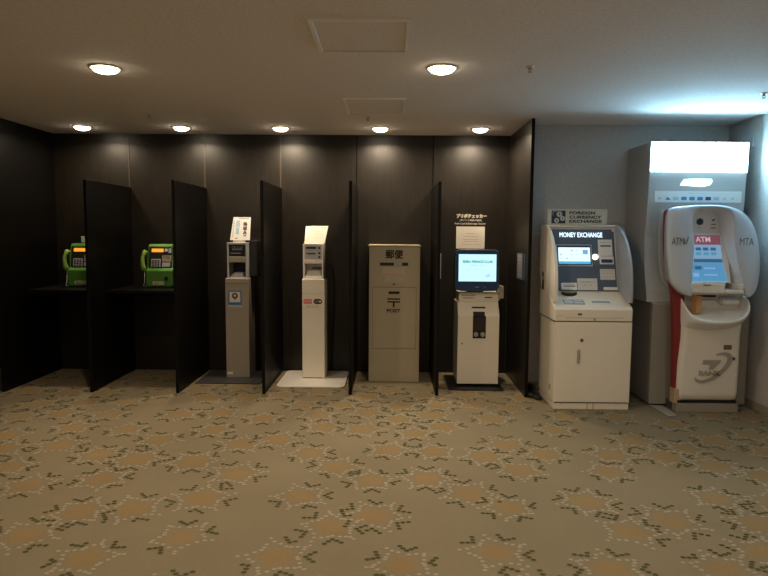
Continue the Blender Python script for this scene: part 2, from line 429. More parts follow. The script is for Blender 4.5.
# ---- downlights
def downlight(x, y, r, watts, label, group):
    t = thing('downlight', label, 'ceiling light', (x, y, H), group)
    MB().lathe(x, y, [(r*1.18, H), (r*1.18, H-0.006), (r*1.02, H-0.009), (r*0.98, H-0.002), (r*0.98, H)], 32).build('trim_ring', ring_m, t)
    MB().lathe(x, y, [(r*0.97, H-0.0005), (r*0.95, H-0.008), (r*0.82, H-0.022), (r*0.5, H-0.032), (0.0005, H-0.036)], 32).build('diffuser', diff_e, t)
    l = bpy.data.lights.new('downlight_lamp', 'AREA'); l.shape = 'DISK'; l.size = r*1.8; l.energy = watts
    l.color = WARM; l.spread = R(165)
    lo = bpy.data.objects.new('downlight_lamp', l); COL.objects.link(lo); lo.parent = t; lo.location = (0, 0, -0.038)
names = ['leftmost', 'second from left', 'middle', 'fourth from left', 'rightmost']
for i in range(5):
    downlight(-2.985+0.9575*i, 6.02, 0.075, LAMP_W*(0.55, 0.65, 1, 1, 1)[i], 'small round downlight by the dark wall, %s of that row of five' % names[i], 'downlights along the dark wall')
downlight(-1.769, 3.88, 0.082, HALL_W, 'larger round downlight nearer the viewer, ceiling left', 'hall downlights')
downlight(0.300, 3.85, 0.082, HALL_W, 'larger round downlight nearer the viewer, between hatch and sprinkler', 'hall downlights')
for (x, y) in ((-1.77, 1.75), (0.30, 1.75), (2.37, 1.75), (-1.77, -0.4), (0.30, -0.4), (2.37, -0.4)):
    downlight(x, y, 0.082, HALL_W*(0.6 if y > 1 else 1.1), 'round hall downlight behind the viewer', 'hall downlights behind the viewer')

# ---- ceiling hatches
frame_m = mat('frame_paint', (0.95, 0.94, 0.95), 0.5)
def hatch(x0, x1, y0, y1, label, fm):
    t = thing('ceiling_hatch', label, 'access hatch', ((x0+x1)/2, (y0+y1)/2, H), 'ceiling access hatches')
    b_ = 0.014
    mb = MB()
    mb.box(x0, x1, y0, y0+b_, H-0.012, H); mb.box(x0, x1, y1-b_, y1, H-0.012, H)
    mb.box(x0, x0+b_*1.6, y0+b_, y1-b_, H-0.012, H); mb.box(x1-b_*1.6, x1, y0+b_, y1-b_, H-0.012, H)
    mb.build('frame', fm, t, bevel=0.002)
    MB().box(x0+b_*1.6+0.004, x1-b_*1.6-0.004, y0+b_+0.004, y1-b_-0.004, H-0.004, H).build('panel', hatch_m, t)
hatch(-0.405, 0.088, 2.99, 3.51, 'larger ceiling access hatch nearest the viewer', frame_m)
hatch(-0.372, 0.105, 4.69, 5.26, 'farther ceiling access hatch close to the row of downlights', frame_m)
# ---- sprinklers and detector
def sprinkler(x, y, s, label):
    t = thing('sprinkler', label, 'sprinkler', (x, y, H), 'ceiling sprinklers')
    MB().lathe(x, y, [(0.030*s, H), (0.028*s, H-0.006*s), (0.012*s, H-0.009*s)], 20).build('escutcheon', alu_m, t)
    mb = MB().lathe(x, y, [(0.010*s, H-0.006*s), (0.010*s, H-0.02*s), (0.006*s, H-0.026*s)], 12)
    mb.tube([(x-0.010*s, y, H-0.014*s), (x-0.014*s, y, H-0.028*s), (x, y, H-0.042*s)], 0.0028*s, 6)
    mb.tube([(x+0.010*s, y, H-0.014*s), (x+0.014*s, y, H-0.028*s), (x, y, H-0.042*s)], 0.0028*s, 6)
    mb.build('frame', brass_m, t)
    MB().disc(x, y, H-0.046*s, H-0.042*s, 0.017*s, 16).build('deflector', brass_m, t)
sprinkler(0.826, 3.815, 0.75, 'brass ceiling sprinkler right of the larger right downlight')
sprinkler(-0.209, 5.45, 0.7, 'small sprinkler behind the farther ceiling hatch')
sprinkler(-2.091, 5.387, 0.7, 'small sprinkler on the left of the ceiling near the downlight row')
sprinkler(2.62, 4.477, 0.85, 'ceiling sprinkler at the right edge, above the cash machine')
t = thing('ceiling_vent', 'thin pale flush plate on the ceiling in front of the lit sign', 'ceiling plate', (2.36, 5.14, H))
MB().box(2.29, 2.44, 5.08, 5.19, H-0.004, H).build('plate', hatch_m, t, bevel=0.001)
MB().box(2.30, 2.43, 5.176, 5.184, H-0.0055, H-0.004).build('groove', dkgrey_m, t)

# ================================================================== PHONES AND SHELVES
def shelf(x0, x1, label):
    t = thing('phone_shelf', label, 'shelf', ((x0+x1)/2, 6.1, 0.86), 'payphone shelves')
    pts = [(x0, 5.80), (x1, 5.80), (x1, D-0.001), (x0, D-0.001)]
    MB().prism(pts, 0.875, 0.905, 'z').build('shelf_top', edgemat, t, bevel=0.003)
    MB().box(x0+0.01, x1-0.01, D-0.025, D-0.001, 0.80, 0.875).build('support_rail', partmat, t)
shelf(LX+0.03, SEAM[0]-0.014, 'dark wall shelf under the half-hidden payphone, first booth')
shelf(SEAM[0]+0.014, SEAM[1]-0.014, 'dark wall shelf under the fully visible payphone, second booth')

def payphone(label):
    # built about (0,0,0): body 0.27 wide, 0.43 high, face towards -y
    t = thing('payphone', label, 'payphone', (0, 0, 0), 'green payphones')
    prof = [(-0.10, 0.0), (0.12, 0.0), (0.12, 0.41), (0.09, 0.43), (0.015, 0.43), (-0.045, 0.20), (-0.10, 0.17)]
    MB().prism([(-0.10, 0.012), (0.12, 0.012), (0.12, 0.415), (0.10, 0.435), (0.00, 0.435), (-0.02, 0.42), (-0.06, 0.195), (-0.10, 0.175)], -0.133, 0.133, 'x').build('body', green_m, t, bevel=0.012, seg=3)
    MB().box(-0.12, 0.12, -0.09, 0.11, 0.0, 0.014).build('foot', black_m, t)
    d = Vector((0, 0.04, 0.225)).normalized()
    fr = Frame((0, -0.0605, 0.196), (1, 0, 0), d)
    fa = fr.rrect(MB(), -0.115, 0.115, 0.0, 0.212, 0.012, 0.0, 0.004).build('face_panel', black_m, t)
    dp = fr.rrect(MB(), -0.092, 0.028, 0.160, 0.196, 0.003, 0.004, 0.007).build('display', orange_e, t)
    lettering(fr, 'TELEPHONE', -0.082, 0.018, 0.172, 0.184, mat_amber, dp, n=0.0082, depth=0.001)
    k = fr.rrect(MB(), -0.090, 0.002, 0.010, 0.090, 0.004, 0.004, 0.008).build('keypad', ltgrey_m, t)
    kb = MB()
    for a in range(3):
        for b_ in range(4): fr.rrect(kb, -0.084+a*0.028, -0.062+a*0.028, 0.013+b_*0.0185, 0.027+b_*0.0185, 0.002, 0.008, 0.011)
    kb.build('keys', dkgrey_m, k)
    lb = fr.rrect(MB(), 0.018, 0.108, 0.066, 0.128, 0.003, 0.004, 0.006).build('notice_plate', taupe_m, t)
    mb = MB()
    for v in (0.078, 0.092, 0.106, 0.118): fr.box(mb, 0.024, 0.100, v, v+0.004, 0.006, 0.0066)
    mb.build('printed_lines', black_m, lb)
    fr.rrect(MB(), 0.018, 0.100, 0.014, 0.056, 0.003, 0.004, 0.006).build('card_slot', grey_m, t)
    fr.circ(MB(), 0.055, 0.180, 0.017, 0.004, 0.010).build('coin_slot', ltgrey_m, t)
    fr.rrect(MB(), 0.080, 0.108, 0.150, 0.198, 0.004, 0.004, 0.010).build('hook_button', grey_m, t)
    ff = Frame((0, -0.10, 0.0))
    ff.rrect(MB(), 0.055, 0.090, 0.075, 0.112, 0.004, 0.0, 0.004).build('return_tray', black_m, t)
    st = ff.rrect(MB(), -0.062, 0.050, 0.030, 0.064, 0.003, 0.0, 0.002).build('sticker', mat_stk, t)
    lettering(ff, '\u96fb\u8a71', -0.05, 0.0, 0.034, 0.06, red_m, st, n=0.0032, depth=0.001)
    lettering(ff, '110', 0.008, 0.044, 0.036, 0.058, ink_m, st, n=0.0032, depth=0.001)
    # handset on the left side
    pts = [(-0.166, -0.03, 0.165), (-0.176, -0.045, 0.20), (-0.182, -0.05, 0.25), (-0.180, -0.046, 0.30), (-0.170, -0.03, 0.345), (-0.160, -0.01, 0.366)]
    hs = MB().tube(smooth_pts([Vector(p) for p in pts], 1), [0.012, 0.022, 0.026, 0.024, 0.021, 0.021, 0.021, 0.021, 0.022, 0.026, 0.024, 0.012], 12)
    h = hs.build('handset', greenl_m, t)
    MB().tube([(-0.150, -0.015, 0.172), (-0.150, 0.02, 0.172)], 0.022, 14).build('mouthpiece', greenl_m, h)
    MB().tube([(-0.148, 0.0, 0.345), (-0.148, 0.03, 0.345)], 0.022, 14).build('earpiece', greenl_m, h)
    MB().box(-0.150, -0.128, -0.02, 0.05, 0.20, 0.33).build('cradle', green_m, t, bevel=0.004)
    cp = [(-0.168, -0.03, 0.165), (-0.166, -0.045, 0.11), (-0.164, -0.05, 0.05), (-0.176, -0.06, 0.012), (-0.18, -0.02, 0.008), (-0.13, 0.04, 0.02)]
    MB().tube(smooth_pts([Vector(p) for p in cp], 2), 0.0045, 8).build('cord', ltgrey_m, t)
    return t
mat_amber = mat('amber_text', (0.9, 0.5, 0.1), 0.4, emit=(1.0, 0.55, 0.15), estr=0.9)
mat_stk = mat('phone_sticker', (0.62, 0.60, 0.42), 0.5)
ph = payphone('green public payphone fully in view, handset on its left, second booth')
ph.location = (-2.31, 6.20, 0.905)
ph2 = copy_tree(ph); ph2.location = (-3.095, 6.20, 0.905)
ph2['label'] = 'green public payphone half hidden behind the partition, first booth from the left'
t = thing('card_holder', 'small grey box standing on top of the half-hidden payphone', 'box', (-3.12, 6.27, 1.34))
MB().box(-3.150, -3.085, 6.24, 6.30, 1.3402, 1.412).build('box', taupe_m, t, bevel=0.004)
MB().box(-3.142, -3.093, 6.237, 6.24, 1.352, 1.400).build('face_label', ltgrey_m, t)

# ================================================================== GREY CARD KIOSK
t = thing('floor_mat', 'dark grey flat floor plate under the grey card kiosk', 'floor plate', (-1.56, 6.13, 0.0))
MB().box(-1.885, -1.255, 5.84, 6.40, 0.0013, 0.012).build('plate', dkgrey_m, t, bevel=0.003)
K = thing('card_vending_kiosk', 'slim taupe-grey column kiosk with black head and blue-framed sticker', 'kiosk', (-1.53, 6.2, 0.012))
col = MB().box(-1.640, -1.408, 6.065, 6.34, 0.0122, 1.008).build('column', taupe_m, K, bevel=0.004)
MB().box(-1.638, -1.420, 6.11, 6.33, 0.958, 0.962)
fr = Frame((0, 6.065, 0))
fr.box(MB(), -1.636, -1.418, 0.958, 0.962, 0, 0.0015).build('panel_seam', putty_line, K)
hd = MB()
hd.box(-1.622, -1.606, 6.08, 6.30, 1.008, 1.362); hd.box(-1.438, -1.422, 6.08, 6.30, 1.008, 1.362)
hd.box(-1.606, -1.438, 6.08, 6.30, 1.342, 1.362); hd.box(-1.606, -1.438, 6.29, 6.30, 1.008, 1.342)
hd.box(-1.606, -1.438, 6.085, 6.29, 1.008, 1.020)
hd.build('head_frame', ltgrey_m, K, bevel=0.003)
fh = Frame((0, 6.10, 0))
MB().box(-1.606, -1.438, 6.27, 6.289, 1.02, 1.166).build('bay_lining', black_m, K)
bp_ = MB().box(-1.605, -1.439, 6.10, 6.285, 1.224, 1.341).build('upper_unit', black_m, K, bevel=0.003)
fh.box(MB(), -1.575, -1.475, 1.288, 1.304, 0, 0.004).build('bill_slot', grey_m, bp_)
fh.box(MB(), -1.590, -1.490, 1.252, 1.262, 0, 0.004).build('coin_bar', grey_m, bp_)
lettering(fh, 'CARD \u2605 1000', -1.58, -1.47, 1.312, 1.328, ltgrey_m, bp_, n=0.002)
MB().box(-1.606, -1.438, 6.083, 6.285, 1.166, 1.223).build('middle_bar', taupe_m, K, bevel=0.004)
tr = MB().box(-1.585, -1.465, 6.095, 6.28, 1.021, 1.046).build('card_tray', ltgrey_m, K, bevel=0.004)
MB().box(-1.570, -1.480, 6.12, 6.25, 1.046, 1.060).build('card_stack', paperw_m, tr, bevel=0.002)
MB().box(-1.421, -1.335, 6.16, 6.38, 1.02, 1.385).build('rear_housing', black_m, K, bevel=0.012)
MB().tube([(-1.375, 6.27, 1.02), (-1.36, 6.30, 0.9), (-1.39, 6.36, 0.5), (-1.385, 6.38, 0.03)], 0.006).build('cable', cable_m, K)
sk = fr.box(MB(), -1.612, -1.478, 0.745, 0.888, 0, 0.001).build('sticker', blue_m, K)
fr.box(MB(), -1.598, -1.492, 0.772, 0.874, 0.001, 0.002).build('sticker_field', paperw_m, sk)
fr.circ(MB(), -1.545, 0.836, 0.030, 0.002, 0.003).build('sticker_spot', red_m, sk)
fr.circ(MB(), -1.545, 0.838, 0.012, 0.003, 0.004).build('sticker_ring', paperw_m, sk)
fr.poly(MB(), [(-1.556, 0.812), (-1.545, 0.792), (-1.534, 0.812)], 0.002, 0.003).build('sticker_pin', red_m, sk)
fr.box(MB(), -1.615, -1.475, 0.722, 0.741, 0, 0.001).build('sticker_caption', ltgrey_m, K)
fr.box(MB(), -1.630, -1.575, 0.045, 0.070, 0, 0.001).build('maker_plate', cream_m, K)
# sign leaning on top
T = thing('tabletop_sign', 'leaning printed sign with dark vertical characters, on the taupe kiosk head', 'sign', (-1.49, 6.2, 1.3622))
d = Vector((0.018, 0.045, 0.235))
fs_ = Frame((-1.612, 6.105, 1.387), (1, 0, 0), Vector((0.0, 0.075, 0.225)))
fs_.poly(MB(), [(0.016, 0), (0.212, 0), (0.208, 0.240), (0.036, 0.240)], -0.006, 0.0).build('board', paperw_m, T)
MB().prism([(6.10, 1.3622), (6.15, 1.3632), (6.15, 1.372), (6.19, 1.60), (6.184, 1.60), (6.105, 1.384), (6.10, 1.384)], -1.565, -1.450, 'x').build('stand', cream_m, T)
for i, ch in enumerate('BEA'):
    lettering(fs_, ch, 0.140, 0.178, 0.150-0.045*i, 0.186-0.045*i, ink_m, T, n=0.0015, depth=0.001, heavy=0.005)
fs_.box(MB(), 0.150, 0.172, 0.040, 0.050, 0, 0.0012).build('printed_bar', ink_m, T)
fs_.box(MB(), 0.090, 0.190, 0.222, 0.233, 0, 0.0012).build('printed_heading', faintink, T)
fs_.box(MB(), 0.066, 0.104, 0.140, 0.205, 0, 0.0012).build('printed_picture', lblue_m, T)
fs_.box(MB(), 0.070, 0.100, 0.060, 0.130, 0, 0.0012).build('printed_block', lblue_m, T)
mb = MB()
for i in range(9): fs_.box(mb, 0.030+0.001*i, 0.046+0.001*i, 0.03+0.02*i, 0.038+0.02*i, 0, 0.0012)
mb.build('printed_column', faintink, T)
fs_.box(MB(), 0.066, 0.088, 0.014, 0.022, 0, 0.0012).build('printed_mark', ink_m, T)

# ================================================================== WHITE CARD KIOSK
t = thing('floor_mat', 'white rounded floor plate under the white card kiosk', 'floor plate', (-0.76, 6.06, 0.0))
Frame((0, 0, 0.0013), (1, 0, 0), (0, 1, 0)).rrect(MB(), -1.085, -0.432, 5.722, 6.405, 0.05, 0, 0.012).build('plate', white_m, t, bevel=0.003)
K = thing('card_vending_kiosk', 'slim white column kiosk with pink and black stickers, on the white plate', 'kiosk', (-0.765, 6.2, 0.0135))
MB().box(-0.876, -0.653, 6.055, 6.26, 0.0137, 1.006).build('column', cream_m, K, bevel=0.004)
fr = Frame((0, 6.055, 0))
for v in (0.862, 0.722): fr.box(MB(), -0.876, -0.659, v, v+0.0025, 0, 0.001).build('panel_seam', faintink, K)
fr.box(MB(), -0.87, -0.665, 0.0145, 0.022, 0, 0.001).build('foot_line', dkgrey_m, K)
MB().box(-0.654, -0.640, 6.13, 6.25, 0.0137, 0.99).build('side_cover', taupe_m, K)
hd = MB()
hd.box(-0.870, -0.855, 6.08, 6.26, 1.006, 1.352); hd.box(-0.683, -0.668, 6.08, 6.26, 1.006, 1.352)
hd.box(-0.855, -0.683, 6.08, 6.26, 1.338, 1.352); hd.box(-0.855, -0.683, 6.24, 6.26, 1.006, 1.338)
hd.box(-0.855, -0.683, 6.08, 6.24, 1.006, 1.016)
hd.build('head_frame', white_m, K, bevel=0.003)
fh = Frame((0, 6.085, 0))
uu = MB().box(-0.854, -0.684, 6.085, 6.235, 1.20, 1.337).build('upper_unit', ltgrey_m, K, bevel=0.003)
fh.box(MB(), -0.838, -0.740, 1.306, 1.325, 0, 0.003).build('bill_slot', slot_m, uu)
fh.box(MB(), -0.835, -0.745, 1.252, 1.266, 0, 0.003).build('coin_bar', dkgrey_m, uu)
for v in (1.315, 1.264, 1.225): fh.circ(MB(), -0.708, v, 0.011, 0, 0.005).build('button', black_m, uu)
mbar = MB().box(-0.854, -0.684, 6.083, 6.235, 1.160, 1.199).build('middle_bar', white_m, K, bevel=0.002)
lettering(Frame((0, 6.083, 0)), 'PREPAID CARD', -0.848, -0.73, 1.172, 1.184, pink_m, mbar, n=0.002, depth=0.001)
tr = MB().box(-0.850, -0.688, 6.088, 6.235, 1.017, 1.040).build('card_tray', white_m, K, bevel=0.004)
MB().prism([(6.10, 1.040), (6.22, 1.040), (6.22, 1.085), (6.18, 1.085)], -0.840, -0.698, 'x').build('card_stack', paperw_m, tr, bevel=0.002)
MB().box(-0.80, -0.70, 6.232, 6.238, 1.10, 1.115).build('inner_label', dkgrey_m, K)
a = fr.rrect(MB(), -0.862, -0.778, 0.762, 0.812, 0.008, 0, 0.001).build('pink_sticker', pink_m, K)
lettering(fr, '\u30ab\u30fc\u30c9', -0.850, -0.790, 0.778, 0.798, paperw_m, a, n=0.002, depth=0.001)
a = fr.rrect(MB(), -0.762, -0.678, 0.762, 0.812, 0.024, 0, 0.001).build('black_sticker', black_m, K)
lettering(fr, 'VOD', -0.75, -0.705, 0.776, 0.798, ltgrey_m, a, n=0.002, depth=0.001)
fr.circ(MB(), -0.697, 0.787, 0.010, 0.001, 0.002).build('sticker_dot', white_m, a)
lettering(fr, '\u8ca9\u58f2\u6a5f card vending', -0.835, -0.715, 0.734, 0.744, dkgrey_m, K, n=0.002, depth=0.001)
MB().tube([(-0.655, 6.27, 1.15), (-0.60, 6.33, 1.10), (-0.585, 6.36, 0.9), (-0.60, 6.40, 0.5), (-0.62, 6.40, 0.03)], 0.006).build('cable', cable_m, K)
T = thing('tabletop_sign', 'plain pale leaning sign board on the white kiosk head', 'sign', (-0.75, 6.2, 1.3522))
fs_ = Frame((-0.862, 6.10, 1.366), (1, 0, 0), Vector((0.0, 0.10, 0.185)))
fs_.poly(MB(), [(0.0, 0), (0.205, 0), (0.232, 0.190), (0.062, 0.190)], -0.006, 0.0).build('board', paper_m, T)
MB().prism([(6.095, 1.3535), (6.24, 1.3535), (6.24, 1.36), (6.20, 1.53), (6.195, 1.53), (6.10, 1.364)], -0.855, -0.665, 'x').build('stand', cream_m, T)
fs_.box(MB(), 0.16, 0.215, 0.165, 0.172, 0, 0.001).build('printed_line', faintink, T)
mb = MB()
for i in range(4): fs_.box(mb, 0.09, 0.19, 0.05+0.025*i, 0.053+0.025*i, 0, 0.0008)
mb.build('printed_text', mat('very_faint_ink', (0.55, 0.50, 0.43), 0.8), T)

# ================================================================== MAILBOX
K = thing('mailbox', 'tall putty-coloured metal post box with black characters and slot', 'mailbox', (0.035, 6.2, 0.001))
MB().box(-0.212, 0.284, 5.99, 6.40, 0.0015, 1.335).build('cabinet', putty_m, K, bevel=0.004)
MB().box(-0.222, 0.292, 5.983, 6.41, 1.335, 1.352).build('top_rim', putty_m, K, bevel=0.004)
fr = Frame((0, 5.99, 0))
lettering(fr, '\u90f5\u4fbf', -0.052, 0.118, 1.218, 1.305, slot_m, K, n=0.003, name='heading', heavy=0.005)
sl = fr.box(MB(), -0.112, 0.172, 1.148, 1.184, 0, 0.003).build('slot_frame', grey_m, K)
fr.box(MB(), -0.106, 0.028, 1.151, 1.181, 0.003, 0.004).build('slot_opening', slot_m, sl)
fr.box(MB(), 0.110, 0.168, 1.151, 1.181, 0.003, 0.004).build('slot_opening', slot_m, sl)
lettering(fr, 'POST', 0.045, 0.095, 1.160, 1.173, ltgrey_m, sl, n=0.0045, depth=0.001)
n_ = fr.box(MB(), -0.080, 0.132, 1.068, 1.138, 0, 0.0015).build('notice_paper', mat('aged_paper', (0.52, 0.45, 0.36), 0.8), K)
mb = MB()
for v in (1.080, 1.095, 1.112): fr.box(mb, 0.0 if v > 1.09 else -0.07, 0.12, v, v+0.006, 0.0015, 0.002)
mb.build('printed_lines', pinkink, n_)
n_ = fr.box(MB(), -0.056, 0.110, 0.992, 1.056, 0, 0.0015).build('notice_paper', MATS['aged_paper'], K)
mb = MB()
for v in (1.005, 1.020, 1.038): fr.box(mb, -0.045, 0.10, v, v+0.004, 0.0015, 0.002)
mb.build('printed_lines', faintink, n_)
fr.circ(MB(), 0.032, 0.970, 0.013, 0, 0.004, ry=0.007).build('lock', dkgrey_m, K)
dr = MB()
for a, b_, c, e in ((-0.180, 0.252, 0.938, 0.942), (-0.180, 0.252, 0.332, 0.336), (-0.180, -0.177, 0.336, 0.938), (0.249, 0.252, 0.336, 0.938)):
    fr.box(dr, a, b_, c, e, 0, 0.0006)
dr.build('door_gap', putty_line, K)
dd = fr.box(MB(), -0.176, 0.248, 0.337, 0.937, 0, 0.003).build('door', putty_m, K, bevel=0.001)
fr.box(MB(), -0.176, 0.248, 0.045, 0.329, 0, 0.002).build('lower_panel', putty_m, K, bevel=0.001)
fr.rrect(MB(), -0.022, 0.087, 0.874, 0.900, 0.006, 0.003, 0.006).build('handle_recess', slot_m, dd)
mk = MB()
fr.box(mk, -0.032, 0.092, 0.818, 0.832, 0.003, 0.005); fr.box(mk, -0.032, 0.092, 0.790, 0.804, 0.003, 0.005); fr.box(mk, 0.023, 0.039, 0.742, 0.790, 0.003, 0.005)
mk.build('postal_mark', slot_m, dd)
lettering(fr, 'POST', -0.037, 0.094, 0.692, 0.728, slot_m, dd, n=0.005, heavy=0.003)
MB().box(-0.205, 0.277, 5.992, 6.39, 0.0013, 0.0016).build('foot', dkgrey_m, K)

# ================================================================== MONITOR KIOSK (points checker)
t = thing('floor_mat', 'black steel base plate under the monitor kiosk', 'base plate', (0.82, 5.96, 0.0))
MB().box(0.552, 1.066, 5.68, 6.255, 0.0013, 0.014).build('plate', black_m, t, bevel=0.002)
K = thing('point_checker_kiosk', 'cream cabinet kiosk topped by a bright blue-rimmed monitor', 'kiosk', (0.835, 5.95, 0.014))
MB().prism([(5.80, 0.034), (6.20, 0.034), (6.20, 0.812), (5.895, 0.812), (5.80, 0.690)], 0.640, 1.034, 'x').build('cabinet', cream_m, K, bevel=0.006)
for x in (0.68, 0.96):
    for y in (5.84, 6.12): MB().box(x, x+0.04, y, y+0.04, 0.0142, 0.036).build('foot', black_m, K)
sf = Frame((0, 5.80, 0.690), (1, 0, 0), Vector((0, 0.095, 0.122)))
ff = Frame((0, 5.80, 0))
sf.box(MB(), 0.775, 0.905, 0.085, 0.100, 0, 0.003).build('receipt_slot', slot_m, K)
sf.rrect(MB(), 0.785, 0.895, 0.0, 0.045, 0.004, 0, 0.004).build('bay_hood', slot_m, K)
by = ff.box(MB(), 0.782, 0.905, 0.476, 0.690, 0, 0.004).build('card_bay', slot_m, K)
ff.box(MB(), 0.795, 0.892, 0.55, 0.68, 0.004, 0.012).build('bay_cover', mat('smoked_plastic', (0.03, 0.026, 0.022), 0.25), by)
for x in (0.812, 0.876): ff.circ(MB(), x, 0.515, 0.020, 0.004, 0.014, ry=0.024).build('roller', taupe_m, by)
ff.circ(MB(), 0.682, 0.425, 0.006, 0, 0.004, ry=0.009).build('keyhole', dkgrey_m, K)
up_ = MB().box(0.655, 1.036, 5.90, 6.18, 0.812, 0.906).build('card_reader_unit', cream_m, K, bevel=0.006)
uf = Frame((0, 5.90, 0))
uf.box(MB(), 0.680, 0.812, 0.868, 0.882, 0, 0.002).build('caption_strip', grey_m, up_)
uf.box(MB(), 0.695, 0.800, 0.848, 0.853, 0, 0.003).build('card_slot', slot_m, up_)
uf.box(MB(), 0.905, 0.975, 0.852, 0.862, 0, 0.003).build('card_slot', slot_m, up_)
uf.box(MB(), 0.83, 0.89, 0.83, 0.89, 0, 0.0015).build('plain_patch', white_m, up_)
# monitor
MB().box(0.74, 0.90, 5.96, 6.08, 0.906, 0.96).build('monitor_neck', black_m, K, bevel=0.01)
mf = Frame((0.818, 5.85, 1.12), (1, 0, 0), (0, 0.04, 1))
pts = []
def superrect(a, b_, n, e):
    out = []
    for i in range(n):
        th = 2*math.pi*i/n; cx, sx = math.cos(th), math.sin(th)
        out.append((a*math.copysign(abs(cx)**(2/e), cx), b_*math.copysign(abs(sx)**(2/e), sx)))
    return out
mb = MB(); rings = []
for s_, n_ in ((0.95, 0.0), (1.0, -0.012), (1.0, -0.05), (0.86, -0.10), (0.6, -0.13)):
    rings.append([mf.P(u, v, n_) for u, v in superrect(0.213*s_, 0.197*s_, 48, 9)])
mb.loft(rings); mo = mb.build('monitor', navy_m, K)
mb = MB(); rings = []
for s_, n_ in ((0.955, 0.0005), (0.975, 0.006), (0.995, 0.0), (1.005, -0.012), (0.99, -0.014)):
    rings.append([mf.P(u, v, n_) for u, v in superrect(0.213*s_, 0.197*s_, 48, 9)])
mb.loft(rings, caps=False).build('monitor_rim', mat('rim_blue_grey', (0.05, 0.07, 0.11), 0.3), mo)
sc_ = mf.box(MB(), -0.174, 0.182, -0.105, 0.152, 0.0, 0.002).build('monitor_screen', screen_e, mo)
lettering(mf, 'SEIBU PRINCE CLUB', -0.138, 0.146, 0.070, 0.094, teal_ink, sc_, n=0.0035, depth=0.001, heavy=0.0025)
lettering(mf, '\u30d7\u30ea\u30dd\u30c1\u30a7\u30c3\u30ab\u30fc', -0.080, 0.085, 0.038, 0.058, teal_ink, sc_, n=0.0035, depth=0.001)
pale_t = mat('screen_pale_ink', (0.1, 0.3, 0.3), 0.5, emit=(0.40, 0.75, 0.80), estr=0.9)
lettering(mf, '\u753b\u9762\u306b\u30bf\u30c3\u30c1\u3057\u3066\u304f\u3060\u3055\u3044', -0.095, 0.100, -0.002, 0.012, pale_t, sc_, n=0.0035, depth=0.001)
mb = MB(); mf.stroke(mb, [(0.06, -0.058), (0.085, -0.048), (0.10, -0.060), (0.105, -0.030), (0.115, -0.062), (0.14, -0.050), (0.165, -0.052)], 0.004, 0.002, 0.003)
mf.ring(mb, 0.103, -0.048, 0.014, 0.018, 0.002, 0.003)
mb.build('screen_emblem', mat('screen_violet', (0.1, 0.1, 0.2), 0.5, emit=(0.42, 0.55, 0.80), estr=0.9), sc_)
mf.box(MB(), -0.015, 0.020, -0.163, -0.156, 0.0, 0.002).build('maker_mark', grey_m, mo)
mf.circ(MB(), 0.075, -0.158, 0.005, 0.0, 0.003).build('power_button', grey_m, mo)
rd = MB().box(1.037, 1.082, 5.87, 5.98, 0.850, 0.968).build('side_reader', taupe_m, K, bevel=0.004)
MB().box(1.036, 1.05, 5.90, 5.96, 0.83, 0.87).build('reader_bracket', grey_m, K)
MB().tube([(1.06, 5.98, 0.86), (1.09, 6.05, 0.7), (1.10, 6.2, 0.2), (1.08, 6.3, 0.012), (1.14, 6.0, 0.010)], 0.006).build('cable', cable_m, K)

# ---- wall lettering and notices beside it
WT = thing('wall_lettering', 'pale stick-on lettering on the dark wall above the paper notice', 'lettering', (0.82, D, 1.61))
wf = Frame((0, D, 0))
lit_w = mat('vinyl_cream', (0.62, 0.56, 0.45), 0.6)
lettering(wf, '\u30d7\u30ea\u30dd\u30c1\u30a7\u30c3\u30ab\u30fc', 0.675, 0.988, 1.628, 1.672, lit_w, WT, n=0.002, heavy=0.004, name='large_line')
lettering(wf, '(\u30dd\u30a4\u30f3\u30c8\u6b8b\u9ad8\u306e\u78ba\u8a8d)', 0.710, 0.938, 1.592, 1.616, lit_w, WT, n=0.002, name='middle_line', bold=0.01)
lettering(wf, 'Point Card & Exchange Checker', 0.660, 0.982, 1.556, 1.580, lit_w, WT, n=0.002, name='small_line', bold=0.01)
T = thing('paper_notice', 'cream paper notice taped to the dark wall above the monitor', 'notice', (0.825, D, 1.42))
wf.box(MB(), 0.676, 0.972, 1.312, 1.540, 0, 0.0015).build('sheet', paper_m, T)
mb = MB()
for v, a, b_ in ((1.465, 0.78, 0.87), (1.435, 0.75, 0.91), (1.405, 0.75, 0.91), (1.385, 0.76, 0.90), (1.352, 0.74, 0.92)): wf.box(mb, a, b_, v, v+0.005, 0.0015, 0.002)
mb.build('printed_lines', faintink, T)
o = MB().box(0.4395, 0.456, 5.60, 5.625, 1.055, 1.285).build('upright_bar', alu_m, None, bevel=0.003, loc=(0.448, 5.61, 1.17))  # slim aluminium-coloured bar on the partition's right face
tag(o, 'slim upright metal bar on the partition left of the monitor kiosk', 'handle')
T = thing('wall_plaque', 'small grey plate with faint print on the tall divider', 'plaque', (1.2135, 5.78, 1.165))
MB().box(1.209, 1.2148, 5.68, 5.92, 1.045, 1.285).build('plate', fridge_, T, bevel=0.001)
pf = Frame((1.209, 5.92, 1.045), (0, -1, 0), (0, 0, 1))
mb = MB()
for i in range(6): pf.box(mb, 0.04+0.01*(i % 2), 0.20, 0.03+0.035*i, 0.045+0.035*i, 0, 0.0008)
mb.build('printed_lines', grey_m, T)
MB().box(1.209, 1.2148, 5.60, 5.612, 1.045, 1.285).build('plate_trim', fridge_, T)

